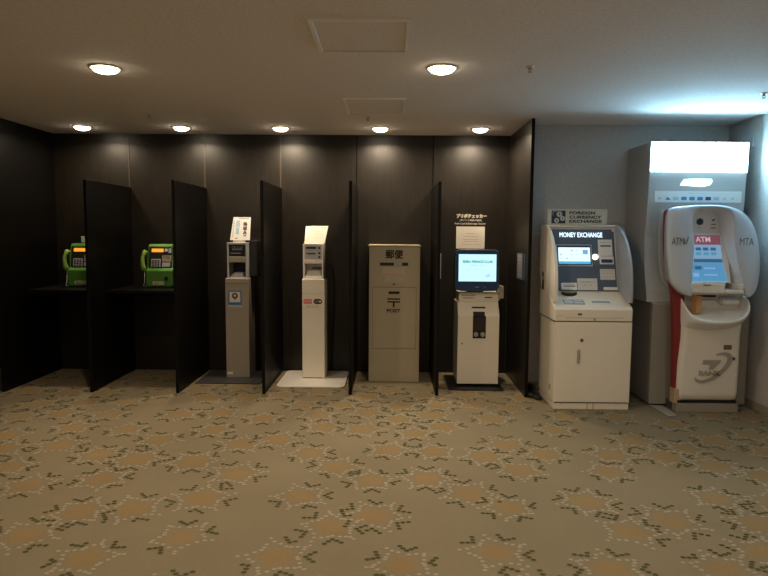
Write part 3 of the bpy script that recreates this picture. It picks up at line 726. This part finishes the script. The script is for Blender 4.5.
# ================================================================== MONEY EXCHANGE MACHINE
X0, X1 = 1.366, 2.003
K = thing('money_exchange_machine', 'cream currency exchange machine with slate screen panel and side wings', 'exchange machine', (1.685, 5.35, 0.001))
MB().box(X0+0.005, X1+0.004, 5.085, 5.60, 0.062, 0.742).build('lower_cabinet', cream_m, K, bevel=0.004)
dr = MB().box(X0+0.012, X1-0.004, 5.078, 5.085, 0.066, 0.738).build('door', cream_m, K, bevel=0.002)
ff = Frame((0, 5.078, 0))
h = ff.rrect(MB(), 1.555, 1.577, 0.395, 0.512, 0.006, 0, 0.010).build('door_handle', taupe_m, dr)
ff.rrect(MB(), 1.561, 1.571, 0.405, 0.50, 0.003, 0.010, 0.016).build('handle_grip', grey_m, h)
ff.circ(MB(), 1.590, 0.590, 0.011, 0, 0.006).build('lock', dkgrey_m, dr)
ff.circ(MB(), 1.590, 0.590, 0.016, 0, 0.003).build('lock_ring', grey_m, dr)
kk = MB().box(X0+0.008, X1, 5.09, 5.59, 0.0015, 0.055).build('plinth', cream_m, K, bevel=0.002)
kf = Frame((0, 5.09, 0))
for x in (1.655, 1.705): kf.box(MB(), x, x+0.006, 0.004, 0.062, 0, 0.003).build('cover_clip', taupe_m, kk)
for x in (1.44, 1.90): kf.circ(MB(), x, 0.046, 0.004, 0, 0.002).build('screw', grey_m, kk)
MB().box(X0+0.015, X1-0.005, 5.09, 5.59, 0.055, 0.063).build('shadow_gap', dkgrey_m, K)
sd = MB().box(X0+0.0035, X0+0.006, 5.11, 5.58, 0.07, 0.73).build('side_panel', cream_m, K, bevel=0.001)
lf = Frame((X0+0.0035, 5.58, 0), (0, -1, 0), (0, 0, 1))
lf.rrect(MB(), 0.36, 0.40, 0.15, 0.19, 0.004, 0, 0.003).build('side_mark', taupe_m, sd)
MB().box(X0-0.003, X1, 5.083, 5.60, 0.744, 0.746).build('desk_gap', dkgrey_m, K)
A0, A1 = (5.36, 0.98), (5.52, 1.541)
MB().prism([(5.085, 0.748), (5.62, 0.748), (5.62, 0.975), (5.36, 0.972), (5.10, 0.866), (5.083, 0.845)], X0-0.004, X1+0.002, 'x').build('desk', cream_m, K, bevel=0.006)
lf2 = Frame((0, 5.0838, 0))
lf2.rrect(MB(), 1.553, 1.585, 0.798, 0.814, 0.003, 0, 0.003).build('desk_sensor', dkgrey_m, K)
lf2.circ(MB(), 1.692, 0.765, 0.010, 0, 0.004).build('desk_lock', grey_m, K)
lf2.box(MB(), 1.45, 1.93, 0.776, 0.779, 0, 0.0015).build('desk_crease', taupe_m, K)
lettering(lf2, 'SLOT', 1.385, 1.43, 0.788, 0.798, grey_m, K, n=0.0015, depth=0.001)
# head: back body, top, panel
pn = Frame((0, 5.36, 0.98), (1, 0, 0), Vector((0, 0.16, 0.561)))
MB().prism([(5.37, 0.972), (5.62, 0.974), (5.64, 1.30), (5.66, 1.545), (5.532, 1.545)], X0+0.03, X1-0.03, 'x').build('head_core', white_m, K)
pan = pn.poly(MB(), [(X0+0.038, -0.002), (X1-0.032, -0.002), (X1-0.032, 0.552), (X0+0.038, 0.552)], -0.004, 0.001).build('screen_panel', slate_m, K)
MB().prism([(5.505, 1.528), (5.665, 1.528), (5.665, 1.548), (5.512, 1.550), (5.500, 1.540)], X0-0.002, X1-0.004, 'x').build('top_cap', white_m, K, bevel=0.003)
wingp = [(5.64, 0.99), (5.66, 1.545), (5.52, 1.553), (5.43, 1.535), (5.33, 1.48), (5.25, 1.41), (5.18, 1.32), (5.13, 1.21), (5.102, 1.09), (5.095, 0.98), (5.10, 0.875), (5.36, 0.976)]
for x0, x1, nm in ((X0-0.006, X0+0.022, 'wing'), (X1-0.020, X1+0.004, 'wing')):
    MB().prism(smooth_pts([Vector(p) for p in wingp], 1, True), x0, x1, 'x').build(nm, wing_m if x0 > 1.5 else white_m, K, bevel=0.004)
MB().prism([(5.37, 0.98), (5.50, 0.98), (5.53, 1.53), (5.515, 1.53)], X1-0.050, X1-0.0205, 'x').build('side_post', white_m, K)
MB().prism([(5.365, 0.98), (5.50, 0.98), (5.53, 1.53), (5.505, 1.53)], X0+0.022, X0+0.042, 'x').build('side_post', white_m, K)
lettering(pn, 'MONEY EXCHANGE', 1.492, 1.868, 0.479, 0.522, letter_e, pan, n=0.004, name='lit_lettering')
bz = pn.box(MB(), 1.455, 1.768, 0.214, 0.412, 0.001, 0.007).build('screen_bezel', wing_m, pan, bevel=0.002)
pn.box(MB(), 1.464, 1.759, 0.226, 0.402, 0.007, 0.008).build('screen_border', navy_m, bz)
sc_ = pn.box(MB(), 1.472, 1.750, 0.236, 0.384, 0.008, 0.009).build('screen', screen2_e, bz)
mb = MB()
for (u, v, a, b_) in ((1.580, 0.352, 0.022, 0.008), (1.488, 0.316, 0.014, 0.010), (1.492, 0.282, 0.010, 0.008), (1.538, 0.280, 0.014, 0.010),
                      (1.58, 0.316, 0.01, 0.006), (1.63, 0.316, 0.01, 0.006), (1.63, 0.352, 0.01, 0.006), (1.58, 0.282, 0.008, 0.006), (1.64, 0.282, 0.008, 0.006)):
    pn.box(mb, u, u+a, v, v+b_, 0.009, 0.010)
mb.build('screen_icons', scr_ink, sc_)
mb = MB(); pn.box(mb, 1.686, 1.730, 0.322, 0.362, 0.009, 0.010); mb.build('screen_button', scr_ink, sc_)
pn.ring(MB(), 1.706, 0.285, 0.012, 0.017, 0.009, 0.010).build('screen_stamp', mat('screen_pink', (0.3, 0.1, 0.15), 0.5, emit=(0.8, 0.55, 0.75), estr=1.0), sc_)
pn.box(MB(), 1.472, 1.750, 0.236, 0.258, 0.009, 0.0095).build('screen_bar', scr_blue, sc_)
pn.circ(MB(), 1.795, 0.300, 0.024, 0.001, 0.010).build('indicator_lamp', camlight_e, pan)
ub = pn.box(MB(), 1.824, 1.948, 0.310, 0.458, 0.001, 0.010).build('bill_acceptor', white2_m, pan, bevel=0.003)
pn.box(MB(), 1.843, 1.936, 0.393, 0.404, 0.010, 0.012).build('bill_slot', slot_m, ub)
lettering(pn, 'BANKNOTES IN', 1.842, 1.930, 0.425, 0.434, grey_m, ub, n=0.0112, depth=0.001)
ub = pn.box(MB(), 1.832, 1.952, 0.234, 0.305, 0.001, 0.014).build('card_reader', white2_m, pan, bevel=0.003)
pn.box(MB(), 1.843, 1.941, 0.246, 0.276, 0.014, 0.016).build('reader_slot', navy_m, ub)
nn = pn.box(MB(), 1.830, 1.960, 0.097, 0.192, 0.001, 0.003).build('notice_plate', paperw_m, pan)
mb = MB()
for v in (0.110, 0.125, 0.150, 0.165, 0.178): pn.box(mb, 1.838, 1.952, v, v+0.003, 0.003, 0.0034)
mb.build('printed_lines', faintink, nn)
# things standing on the desk
st = pn.box(MB(), 1.625, 1.798, 0.002, 0.106, 0.006, 0.010).build('notice_plate', paperw_m, pan)
lettering(pn, '\u5916\u8ca8\u4e21\u66ff\u306e\u307f', 1.645, 1.780, 0.066, 0.080, grey_m, st, n=0.0112, depth=0.001)
lettering(pn, 'Cash only', 1.67, 1.755, 0.040, 0.054, grey_m, st, n=0.0112, depth=0.001)
st = pn.box(MB(), 1.482, 1.616, 0.0, 0.062, 0.004, 0.03).build('coin_unit', white2_m, pan, bevel=0.003)
pn.box(MB(), 1.500, 1.600, 0.028, 0.034, 0.03, 0.032).build('coin_slot', slot_m, st)
lettering(pn, 'COINS', 1.505, 1.590, 0.040, 0.052, grey_m, st, n=0.0312, depth=0.001)
pn.box(MB(), 1.850, 1.972, 0.002, 0.028, 0.003, 0.02).build('receipt_cover', white2_m, pan, bevel=0.002)
dk = Frame((0, 5.10, 0.866), (1, 0, 0), Vector((0, 0.26, 0.106)))
cb = dk.poly(MB(), [(1.475, 0.235), (1.480, 0.215), (1.50, 0.195), (1.535, 0.186), (1.575, 0.192), (1.602, 0.212), (1.605, 0.235), (1.57, 0.222), (1.51, 0.222)], 0.0, 0.018).build('coin_cup', slot_m, K)
tm = dk.box(MB(), 1.458, 1.628, 0.045, 0.125, 0.0, 0.003).build('instruction_frame', mat('dark_frame', (0.10, 0.11, 0.12), 0.4), K)
for a, b_, c, e in ((1.464, 1.536, 0.050, 0.120), (1.542, 1.622, 0.050, 0.084), (1.542, 1.622, 0.09, 0.120)):
    dk.box(MB(), a, b_, c, e, 0.003, 0.004).build('instruction_label', ltgrey_m, tm)
bt = dk.poly(MB(), [(1.678, 0.055), (1.862, 0.045), (1.856, 0.118), (1.686, 0.125)], 0.0, 0.004).build('bill_tray_rim', white2_m, K)
dk.poly(MB(), [(1.690, 0.066), (1.846, 0.058), (1.842, 0.096), (1.694, 0.102)], 0.004, 0.005).build('bill_tray_opening', grey_m, bt)
MB().tube([(X0-0.010, 5.50, 1.13), (X0-0.016, 5.47, 1.10), (X0-0.02, 5.45, 1.06), (X0-0.015, 5.47, 0.98)], 0.007).build('side_cord', cable_m, K)
# sign on top
T = thing('foreign_exchange_sign', 'cream board sign with navy coin emblem, upright on the exchange machine', 'sign', (1.645, 5.58, 1.5502))
sf = Frame((0, 5.50, 1.548), (1, 0, 0), (0, 0.02, 1))
bd = sf.box(MB(), 1.384, 1.908, 0.003, 0.140, -0.008, 0).build('board', signcream, T, bevel=0.002)
MB().box(1.45, 1.85, 5.51, 5.60, 1.5502, 1.556).build('stand_foot', signcream, T)
em = sf.box(MB(), 1.417, 1.540, 0.014, 0.126, 0, 0.002).build('emblem', signnavy, T)
for (u, v, ch) in ((1.486, 0.095, '$'), (1.515, 0.058, '\u20ac'), (1.463, 0.040, '\u00a5')):
    a = sf.circ(MB(), u, v, 0.021, 0.002, 0.003).build('coin_mark', signcream, em)
    lettering(sf, ch, u-0.008, u+0.008, v-0.012, v+0.012, signnavy, a, n=0.0045, depth=0.001, bold=0.02)
mk = MB(); sf.ring(mk, 1.486, 0.095, 0.024, 0.027, 0.002, 0.003); sf.stroke(mk, [(1.43, 0.085), (1.43, 0.118), (1.457, 0.118)], 0.004, 0.002, 0.003); mk.build('emblem_lines', ltgrey_m, em)
for i, s_ in enumerate(('FOREIGN', 'CURRENCY', 'EXCHANGE')):
    lettering(sf, s_, 1.575, [1.800, 1.855, 1.862][i], 0.094-0.037*i, 0.121-0.037*i, slot_m, T, n=0.002, heavy=0.0025)

# cables on the floor
t = thing('cable_bundle', 'tangle of black cables on the carpet left of the exchange machine', 'cable', (1.30, 5.52, 0.0))
MB().box(1.243, 1.345, 5.44, 5.66, 0.0013, 0.045).build('power_strip', cable_m, t, bevel=0.006)
random.seed(3)
for i in range(8):
    u = lambda a, b2: random.uniform(a, b2)
    p = [Vector((1.262+0.009*i, 5.75, 0.03)), Vector((1.265+u(0, .06), 5.66, 0.055+u(0, .03))), Vector((1.262+u(0, .07), 5.56, 0.055+u(0, .04))), Vector((1.26+u(0, .08), 5.48, 0.055+u(0, .03))),
         Vector((1.265+u(0, .06), 5.41, 0.02+u(0, .02))), Vector((1.30+u(0, .03), 5.37+u(0, .02), 0.010)), Vector((1.352, 5.38+0.022*i, 0.010))]
    MB().tube(smooth_pts(p, 2), 0.007, 8).build('cable', cable_m, t)
MB().tube(smooth_pts([Vector((1.26, 5.45, 0.028)), Vector((1.29, 5.415, 0.034)), Vector((1.33, 5.42, 0.020)), Vector((1.345, 5.44, 0.012))], 2), 0.004, 8).build('pale_cable', grey_m, t)

# ================================================================== CASH MACHINE
AX0, AX1 = 2.170, 2.985
K = thing('cash_machine_surround', 'tall grey cash machine housing with glowing white light box on top', 'machine housing', (2.6, 5.5, 0.001))
def up_prof(y_off=0): return
MB().prism([(5.27, 2.245), (5.755, 2.245), (5.755, 0.90), (5.22, 0.90), (5.235, 0.99), (5.265, 1.08), (5.30, 1.25), (5.315, 1.45), (5.30, 1.62), (5.285, 1.74), (5.278, 1.99), (5.27, 1.995)], AX0, AX1, 'x').build('upper_housing', atmgrey, K, bevel=0.004)
MB().box(2.228, 3.045, 5.215, 5.755, 0.02, 0.885).build('lower_housing', mat('warm_grey_metal', (0.30, 0.285, 0.25), 0.4), K, bevel=0.005)
MB().box(2.24, 3.03, 5.235, 5.745, 0.0015, 0.02).build('foot', dkgrey_m, K)
MB().box(2.215, 3.02, 5.222, 5.755, 0.885, 0.90).build('waist_gap', grey_m, K)
hf = Frame((0, 5.27, 0))
lb = hf.rrect(MB(), AX0+0.004, AX1-0.002, 1.996, 2.240, 0.006, 0, 0.003).build('light_box', lightbox_e, K)
fF = Frame((0, 5.276, 0))
fF.poly(MB(), [(2.432, 1.885), (2.62, 1.872), (2.680, 1.888), (2.697, 1.915), (2.690, 1.938), (2.55, 1.940), (2.462, 1.934), (2.452, 1.918)], -0.004, 0.008).build('lit_logo', logo_e, K)
dc = Frame((0, 5.279, 0)).box(MB(), 2.222, 2.950, 1.742, 1.836, -0.002, 0.006).build('card_brand_strip', paperw_m, K)
df = Frame((0, 5.277, 0))
lettering(df, '\u3054\u5229\u7528\u3044\u305f\u3060\u3051\u308b\u30ab\u30fc\u30c9', 2.50, 2.68, 1.813, 1.823, lblue_m, dc, n=0.0065, depth=0.001)
cols_ = [ltgrey_m, blue_m, lblue_m, blue_m, mat('card_teal', (0.03, 0.25, 0.35), 0.5), blue_m, navy_m, lblue_m, ltgrey_m, ltgrey_m]
for i in range(10):
    u = 2.262+i*0.068
    if i == 1: df.poly(MB(), [(u-0.018, 1.762), (u+0.024, 1.762), (u+0.018, 1.772), (u-0.004, 1.785)], 0.004, 0.008).build('card_logo', cols_[i], dc)
    elif i in (0, 8, 9): df.circ(MB(), u, 1.774, 0.014, 0.004, 0.008, ry=0.009).build('card_logo', cols_[i], dc)
    else: df.rrect(MB(), u-0.022, u+0.022, 1.760, 1.788, 0.004, 0.004, 0.008).build('card_logo', cols_[i], dc)
mb = MB(); Frame((0, 5.2215, 0)).box(mb, 2.235, 3.03, 0.878, 0.884, 0, 0.001)
# top bracket behind on the right
t2 = thing('wall_bracket', 'small pale panel on the right wall behind the light box', 'bracket', (3.06, 5.45, 2.2))
MB().prism([(5.36, 2.22), (5.66, 2.22), (5.66, 2.25), (5.50, 2.33), (5.36, 2.345)], 3.068, 3.0845, 'x').build('plate', ltgrey_m, t2, bevel=0.002)

B = thing('cash_machine', 'white rounded cash machine with hooded wings, tilted screen and scoop tray', 'cash machine', (2.6, 5.13, 0.001))
OUT = [(2.402, 0.975), (2.360, 0.985), (2.300, 1.03), (2.262, 1.10), (2.238, 1.25), (2.226, 1.42), (2.222, 1.60), (2.228, 1.672), (2.262, 1.690), (2.36, 1.701), (2.47, 1.708), (2.58, 1.709), (2.683, 1.700), (2.788, 1.668), (2.870, 1.60), (2.928, 1.485), (2.962, 1.336), (2.972, 1.191), (2.962, 1.07), (2.932, 0.995), (2.884, 0.968)]
INN = [(2.420, 0.979), (2.418, 1.068), (2.418, 1.189), (2.421, 1.333), (2.417, 1.428), (2.402, 1.523), (2.394, 1.602), (2.408, 1.650), (2.463, 1.683), (2.549, 1.690), (2.636, 1.682), (2.701, 1.651), (2.728, 1.581), (2.735, 1.47), (2.758, 1.335), (2.789, 1.208), (2.828, 1.096), (2.862, 0.983)]
REC = [(2.395, 0.985), (2.405, 1.09), (2.42, 1.2), (2.44, 1.33), (2.455, 1.46), (2.46, 1.58), (2.475, 1.635), (2.51, 1.665), (2.56, 1.672), (2.64, 1.672), (2.69, 1.665), (2.715, 1.640), (2.722, 1.58), (2.733, 1.511), (2.75, 1.40), (2.772, 1.28), (2.809, 1.088), (2.83, 0.985)]
N = 72
def loop(pts, y, n=N, cen=(2.6, 1.34), s=1.0, it=1):
    q = resample(smooth_pts([Vector(p) for p in pts], it), n)
    return [Vector((cen[0]+(p.x-cen[0])*s, y if not callable(y) else y(p.x, p.y), cen[1]+(p.y-cen[1])*s)) for p in q]
o_mid = loop(OUT, 5.02)
i_frt = loop(INN, 4.965)
def mixl(a, b_, t, y): return [Vector((p.x*(1-t)+q.x*t, y, p.z*(1-t)+q.z*t)) for p, q in zip(a, b_)]
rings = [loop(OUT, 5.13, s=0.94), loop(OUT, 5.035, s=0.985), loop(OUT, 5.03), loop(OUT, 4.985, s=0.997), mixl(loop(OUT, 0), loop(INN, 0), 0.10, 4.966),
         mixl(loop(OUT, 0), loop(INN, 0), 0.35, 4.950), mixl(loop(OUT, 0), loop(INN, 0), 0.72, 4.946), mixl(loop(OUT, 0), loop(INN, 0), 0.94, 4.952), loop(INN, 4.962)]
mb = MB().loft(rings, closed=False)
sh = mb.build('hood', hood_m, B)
mb = MB().loft([loop(INN, 4.962), mixl(loop(INN, 0), loop(REC, 0), 0.3, 5.02), mixl(loop(INN, 0), loop(REC, 0), 0.75, 5.10), loop(REC, 5.175)], closed=False)
mb.build('hood_lining', white2_m, B)
q = loop(REC, 5.174)
MB().add([tuple(p) for p in q], [tuple(range(len(q)))]).build('recess_back', white2_m, B, fix=False)
bk = MB(); bk.prism([(p.x, max(p.z, 1.02)) for p in loop(OUT, 0, s=0.96)], 5.176, 5.215, 'y'); bk.build('hood_rear', ltgrey_m, B)
wf2 = Frame((0, 4.944, 0))
wingink = mat('wing_ink', (0.13, 0.15, 0.18), 0.5)
wl = lettering(Frame((0, 4.949, 0)), 'ATM', 2.236, 2.330, 1.388, 1.446, wingink, B, n=0.003, name='wing_lettering')
mb = MB(); Frame((0, 4.946, 0)).stroke(mb, [(2.338, 1.430), (2.334, 1.400), (2.346, 1.396), (2.358, 1.425), (2.364, 1.452)], 0.006, 0.0, 0.005); mb.build('wing_flourish', wingink, B)
lettering(Frame((0, 4.949, 0)), 'ATM', 2.775, 2.885, 1.388, 1.446, wingink, B, n=0.003, name='wing_lettering')
for o_ in [c for c in B.children if c.name.startswith('wing_lettering')][1:]:   # this side reads mirrored, as on the photographed wing
    for v in o_.data.vertices: v.co.x = (2.775-2.6)+(2.885-2.6)-v.co.x
    o_.data.flip_normals()
# screen unit
sp = Frame((0, 5.04, 1.09), (1, 0, 0), Vector((0, 0.12, 0.379)))
MB().prism([(5.045, 1.08), (5.17, 1.08), (5.17, 1.475), (5.165, 1.478)], 2.410, 2.775, 'x').build('screen_unit', white2_m, B)
scr = sp.poly(MB(), [(2.428, 0.0), (2.748, 0.0), (2.722, 0.160), (2.722, 0.40), (2.508, 0.40), (2.488, 0.16)], 0.0, 0.003).build('screen', atmscr_e, B)
sp.poly(MB(), [(2.506, 0.312), (2.722, 0.312), (2.722, 0.398), (2.508, 0.398)], 0.003, 0.004).build('screen_header', atmred_e, scr)
hdr_l = mat('screen_header_ink', (0.3, 0.2, 0.2), 0.5, emit=(0.62, 0.50, 0.55), estr=0.75)
lettering(sp, 'ATM', 2.520, 2.640, 0.335, 0.380, hdr_l, scr, n=0.0055, bold=0.015, depth=0.001)
sp.box(MB(), 2.488, 2.720, 0.160, 0.190, 0.003, 0.005).build('screen_divider', atmink_e, scr)
for i, (u, v) in enumerate(((2.512, 0.262), (2.572, 0.262), (2.634, 0.262), (2.510, 0.222), (2.572, 0.222), (2.634, 0.222))):
    sp.rrect(MB(), u, u+0.044, v, v+0.026, 0.004, 0.003, 0.004).build('screen_button', atmink_e if i < 3 else atmscr2_e, scr)
sp.poly(MB(), [(2.434, 0.004), (2.742, 0.004), (2.716, 0.156), (2.484, 0.156)], 0.003, 0.0036).build('screen_lower', atmscr2_e, scr)
for (u, v, a, b_) in ((2.490, 0.100, 0.055, 0.030), (2.470, 0.040, 0.05, 0.03), (2.565, 0.105, 0.09, 0.012), (2.56, 0.05, 0.11, 0.010)):
    sp.box(MB(), u, u+a, v, v+b_, 0.0036, 0.0044).build('screen_icon', atmink_e if u < 2.5 and v > .06 else scr_ink, scr)
rf = Frame((0, 5.174, 0))
cm_ = rf.circ(MB(), 2.560, 1.578, 0.027, 0, 0.008).build('camera_eye', mat('lens_teal', (0.01, 0.05, 0.06), 0.15), B)
rf.ring(MB(), 2.560, 1.578, 0.027, 0.031, 0, 0.006).build('lens_ring', ltgrey_m, cm_)
rf.box(MB(), 2.545, 2.575, 1.520, 1.540, 0, 0.003).build('small_icon', paperw_m, B)
rf.poly(MB(), [(2.655, 1.585), (2.675, 1.585), (2.690, 1.600), (2.670, 1.600)], 0, 0.003).build('card_icon', navy_m, B)
rf.box(MB(), 2.655, 2.692, 1.553, 1.560, 0, 0.003).build('notice_mark', red_m, B)
rf.box(MB(), 2.650, 2.692, 1.518, 1.536, 0, 0.003).build('notice_mark', ltgrey_m, B)
# ledge
lg = MB().box(2.375, 2.688, 4.955, 5.17, 1.000, 1.086).build('ledge', white_m, B, bevel=0.012, seg=3)
Frame((0, 4.955, 0)).box(MB(), 2.508, 2.568, 1.064, 1.071, 0, 0.002).build('ledge_slot', dkgrey_m, lg)
mb = MB(); mb.box(2.684, 2.832, 4.945, 5.17, 1.000, 1.030); mb.box(2.790, 2.832, 4.955, 5.17, 1.030, 1.078)
mb.build('receipt_tray', white_m, B, bevel=0.008, seg=3)
MB().box(2.690, 2.788, 4.97, 5.165, 1.030, 1.034).build('tray_floor', grey_m, B)
MB().box(2.375, 2.84, 4.975, 5.17, 0.988, 1.000).build('ledge_foot', ltgrey_m, B)
# scoop tray
RIM = [(2.392, 5.10, 0.965), (2.392, 5.045, 0.92), (2.398, 4.99, 0.872), (2.412, 4.945, 0.832), (2.446, 4.91, 0.801), (2.505, 4.889, 0.785), (2.565, 4.883, 0.778), (2.634, 4.881, 0.776), (2.697, 4.884, 0.779), (2.775, 4.90, 0.792), (2.835, 4.922, 0.812), (2.884, 4.954, 0.84), (2.920, 4.995, 0.875), (2.938, 5.041, 0.916), (2.940, 5.073, 0.944), (2.925, 5.10, 0.965)]
NR = 48
rim = resample(smooth_pts([Vector(p) for p in RIM], 2), NR)
def shr(s, dy, dz, cy=5.12, cx=2.635, cz=0.90): return [Vector((cx+(p.x-cx)*s, cy+(p.y-cy)*s+dy, cz+(p.z-cz)*s+dz)) for p in rim]
low = []
for p in rim:
    low.append(Vector((2.645+(p.x-2.665)*0.905, 5.155+(p.y-5.10)*0.60, 0.700)))
mid = [Vector((a.x*0.75+b_.x*0.25, a.y*0.7+b_.y*0.3, a.z*0.55+b_.z*0.45)) for a, b_ in zip(rim, low)]
def inr(s, t):
    out = []
    for p in shr(s, 0.010, 0.0):
        zf = 0.768 + 0.42*(p.y-4.90)
        out.append(Vector((p.x, p.y, p.z*(1-t)+min(p.z-0.004, zf)*t)))
    return out
mb = MB().loft([low, mid, [p+Vector((0, 0.0, -0.012)) for p in rim], [p+Vector((0, 0.001, 0.004)) for p in rim], shr(0.965, 0.002, 0.006), shr(0.940, 0.006, 0.0), inr(0.925, 0.5), inr(0.90, 1.0)], closed=False)
mb.build('scoop_tray', white2_m, B)
fl_ = inr(0.90, 1.0)
MB().add([tuple(p) for p in fl_], [tuple(range(len(fl_)))]).build('tray_bottom', white_m, B, fix=False)
MB().box(2.40, 2.915, 5.125, 5.165, 0.74, 0.988).build('tray_back', white_m, B)
tf = Frame((0, 5.125, 0))
tf.box(MB(), 2.545, 2.70, 0.955, 0.972, 0, 0.004).build('cash_slot', slot_m, B)
tf.poly(MB(), [(2.55, 0.925), (2.69, 0.925), (2.74, 0.89), (2.76, 0.89), (2.70, 0.94), (2.55, 0.94)], 0, 0.012).build('slot_guide', ltgrey_m, B)
MB().prism([(5.05, 0.93), (5.125, 0.97), (5.125, 0.90), (5.07, 0.90)], 2.725, 2.87, 'x').build('cash_cover', white2_m, B, bevel=0.01)
# lower body
def rr_sec(x0, x1, yf, yb, z, r, k=6):
    pts = [(x1, yb, z)]
    pts += [(x1-r+r*math.cos(R(a)), yf+r-r*math.sin(R(a)), z) for a in [i*90/k for i in range(k+1)]]
    pts += [(x0+r-r*math.sin(R(a)), yf+r-r*math.cos(R(a)), z) for a in [i*90/k for i in range(k+1)]]
    pts += [(x0, yb, z)]
    return [Vector(p) for p in pts]
secs = [rr_sec(2.408, 2.860, 5.065, 5.12, 0.098, 0.03), rr_sec(2.390, 2.882, 5.045, 5.12, 0.112, 0.04), rr_sec(2.384, 2.890, 5.040, 5.12, 0.16, 0.045), rr_sec(2.386, 2.892, 5.038, 5.12, 0.40, 0.045),
        rr_sec(2.402, 2.888, 5.034, 5.12, 0.62, 0.05), rr_sec(2.402, 2.890, 5.030, 5.12, 0.70, 0.05), rr_sec(2.402, 2.895, 5.025, 5.12, 0.76, 0.06)]
bd = MB().loft(secs).build('lower_body', white_m, B)
bf = Frame((0, 5.035, 0))
# logo: swoosh, 7 and BANK
lp = Frame((2.665, 5.035, 0.380))
mb = MB()
outer, inner = [], []
for i in range(41):
    a = R(72 - 252*i/40) if i else R(72)
    tt = i/40
    wd = 0.042*math.sin(math.pi*min(1, 0.06+tt*0.94))**0.8+0.002
    ex, ey = 0.150, 0.105
    px_, py_ = ex*math.cos(a), ey*math.sin(a)
    # tilt the ellipse
    c2, s2 = math.cos(R(38)), math.sin(R(38))
    ex2, ey2 = 0.178, 0.088
    b_ = R(62 - 262*tt)
    q0 = (ex2*math.cos(b_), ey2*math.sin(b_)); k_ = 1-wd/0.11
    q1 = (ex2*(1-wd/0.16)*math.cos(b_), ey2*k_*math.sin(b_))
    outer.append((q0[0]*c2-q0[1]*s2, q0[0]*s2+q0[1]*c2)); inner.append((q1[0]*c2-q1[1]*s2, q1[0]*s2+q1[1]*c2))
vs_ = [lp.P(u, v, 0.004) for u, v in outer] + [lp.P(u, v, 0.004) for u, v in inner]
mb.add(vs_, [(i, i+1, 42+i, 41+i) for i in range(40)])
lg_ = mb.build('swoosh_logo', logogrey, bd, fix=False)
so = lg_.modifiers.new('thickness', 'SOLIDIFY'); so.thickness = 0.002; so.offset = -1
mb = MB(); lp.poly(mb, [(-0.090, 0.025), (-0.020, 0.025), (-0.038, -0.012), (-0.010, -0.020), (0.052, 0.040), (0.062, 0.062), (-0.085, 0.062)], 0.001, 0.005)
mb.build('seven_mark', logogrey, bd)
lettering(lp, 'BANK', -0.118, 0.062, -0.068, -0.026, logogrey, bd, n=0.006, bold=0.03)
pl_ = bf.box(MB(), 2.742, 2.805, 0.532, 0.568, 0, 0.005).build('number_plate', mat('plate_brown', (0.10, 0.075, 0.04), 0.5), bd)
lettering(bf, '7 BANK', 2.748, 2.799, 0.543, 0.556, taupe_m, pl_, n=0.0062, depth=0.001)
kh = bf.circ(MB(), 2.826, 0.456, 0.010, 0, 0.008).build('keyhole', dkgrey_m, bd)
bf.ring(MB(), 2.826, 0.456, 0.012, 0.020, 0, 0.005).build('keyhole_ring', ltgrey_m, kh)
MB().box(2.390, 2.880, 5.050, 5.19, 0.076, 0.098).build('foot_trim', slot_m, B)
MB().box(2.380, 2.890, 5.040, 5.19, 0.0015, 0.074).build('foot_plinth', MATS['warm_grey_metal'], B, bevel=0.004)
# red flank
REDL = [(2.300, 1.680), (2.246, 1.672), (2.238, 1.64), (2.240, 1.549), (2.246, 1.383), (2.264, 1.218), (2.292, 1.093), (2.322, 0.992), (2.338, 0.80), (2.346, 0.672), (2.356, 0.40), (2.366, 0.193)]
pts = [tuple(p) for p in smooth_pts([Vector(p) for p in REDL], 2)]
MB().prism(pts + [(2.42, 0.193), (2.42, 1.62)], 5.075, 5.13, 'y').build('red_flank', red_m, B)
MB().box(2.362, 2.42, 5.05, 5.13, 0.072, 0.192).build('flank_foot', mat('tan_plate', (0.50, 0.36, 0.24), 0.5), B)
MB().box(2.37, 2.42, 5.12, 5.212, 0.0015, 0.071).build('flank_base', dkgrey_m, B)
T = thing('wooden_block', 'small upright pale wooden block standing in the cash machine tray', 'wooden block', (2.49, 5.05, 0.80))
MB().box(2.458, 2.530, 5.00, 5.045, 0.832, 0.975).build('block', wood_m, T, bevel=0.003)
MB().box(2.4575, 2.478, 4.996, 5.0, 0.84, 0.965).build('block_face', mat('darker_wood', (0.42, 0.20, 0.07), 0.5), T)
t = thing('floor_plate', 'pale grey flat plate on the carpet left of the cash machine foot', 'floor plate', (2.30, 5.06, 0.0))
MB().prism([(2.250, 4.885), (2.336, 4.925), (2.338, 5.21), (2.240, 5.23)], 0.0013, 0.008, 'z').build('plate', plate_grey, t)

def depth(o):
    n = 0
    while o.parent: o = o.parent; n += 1
    return n
for o in list(bpy.data.objects):                 # no deeper than thing > part > sub-part
    while depth(o) > 2: o.parent = o.parent.parent
for o in bpy.data.objects:
    if 'base_' in o: del o['base_']
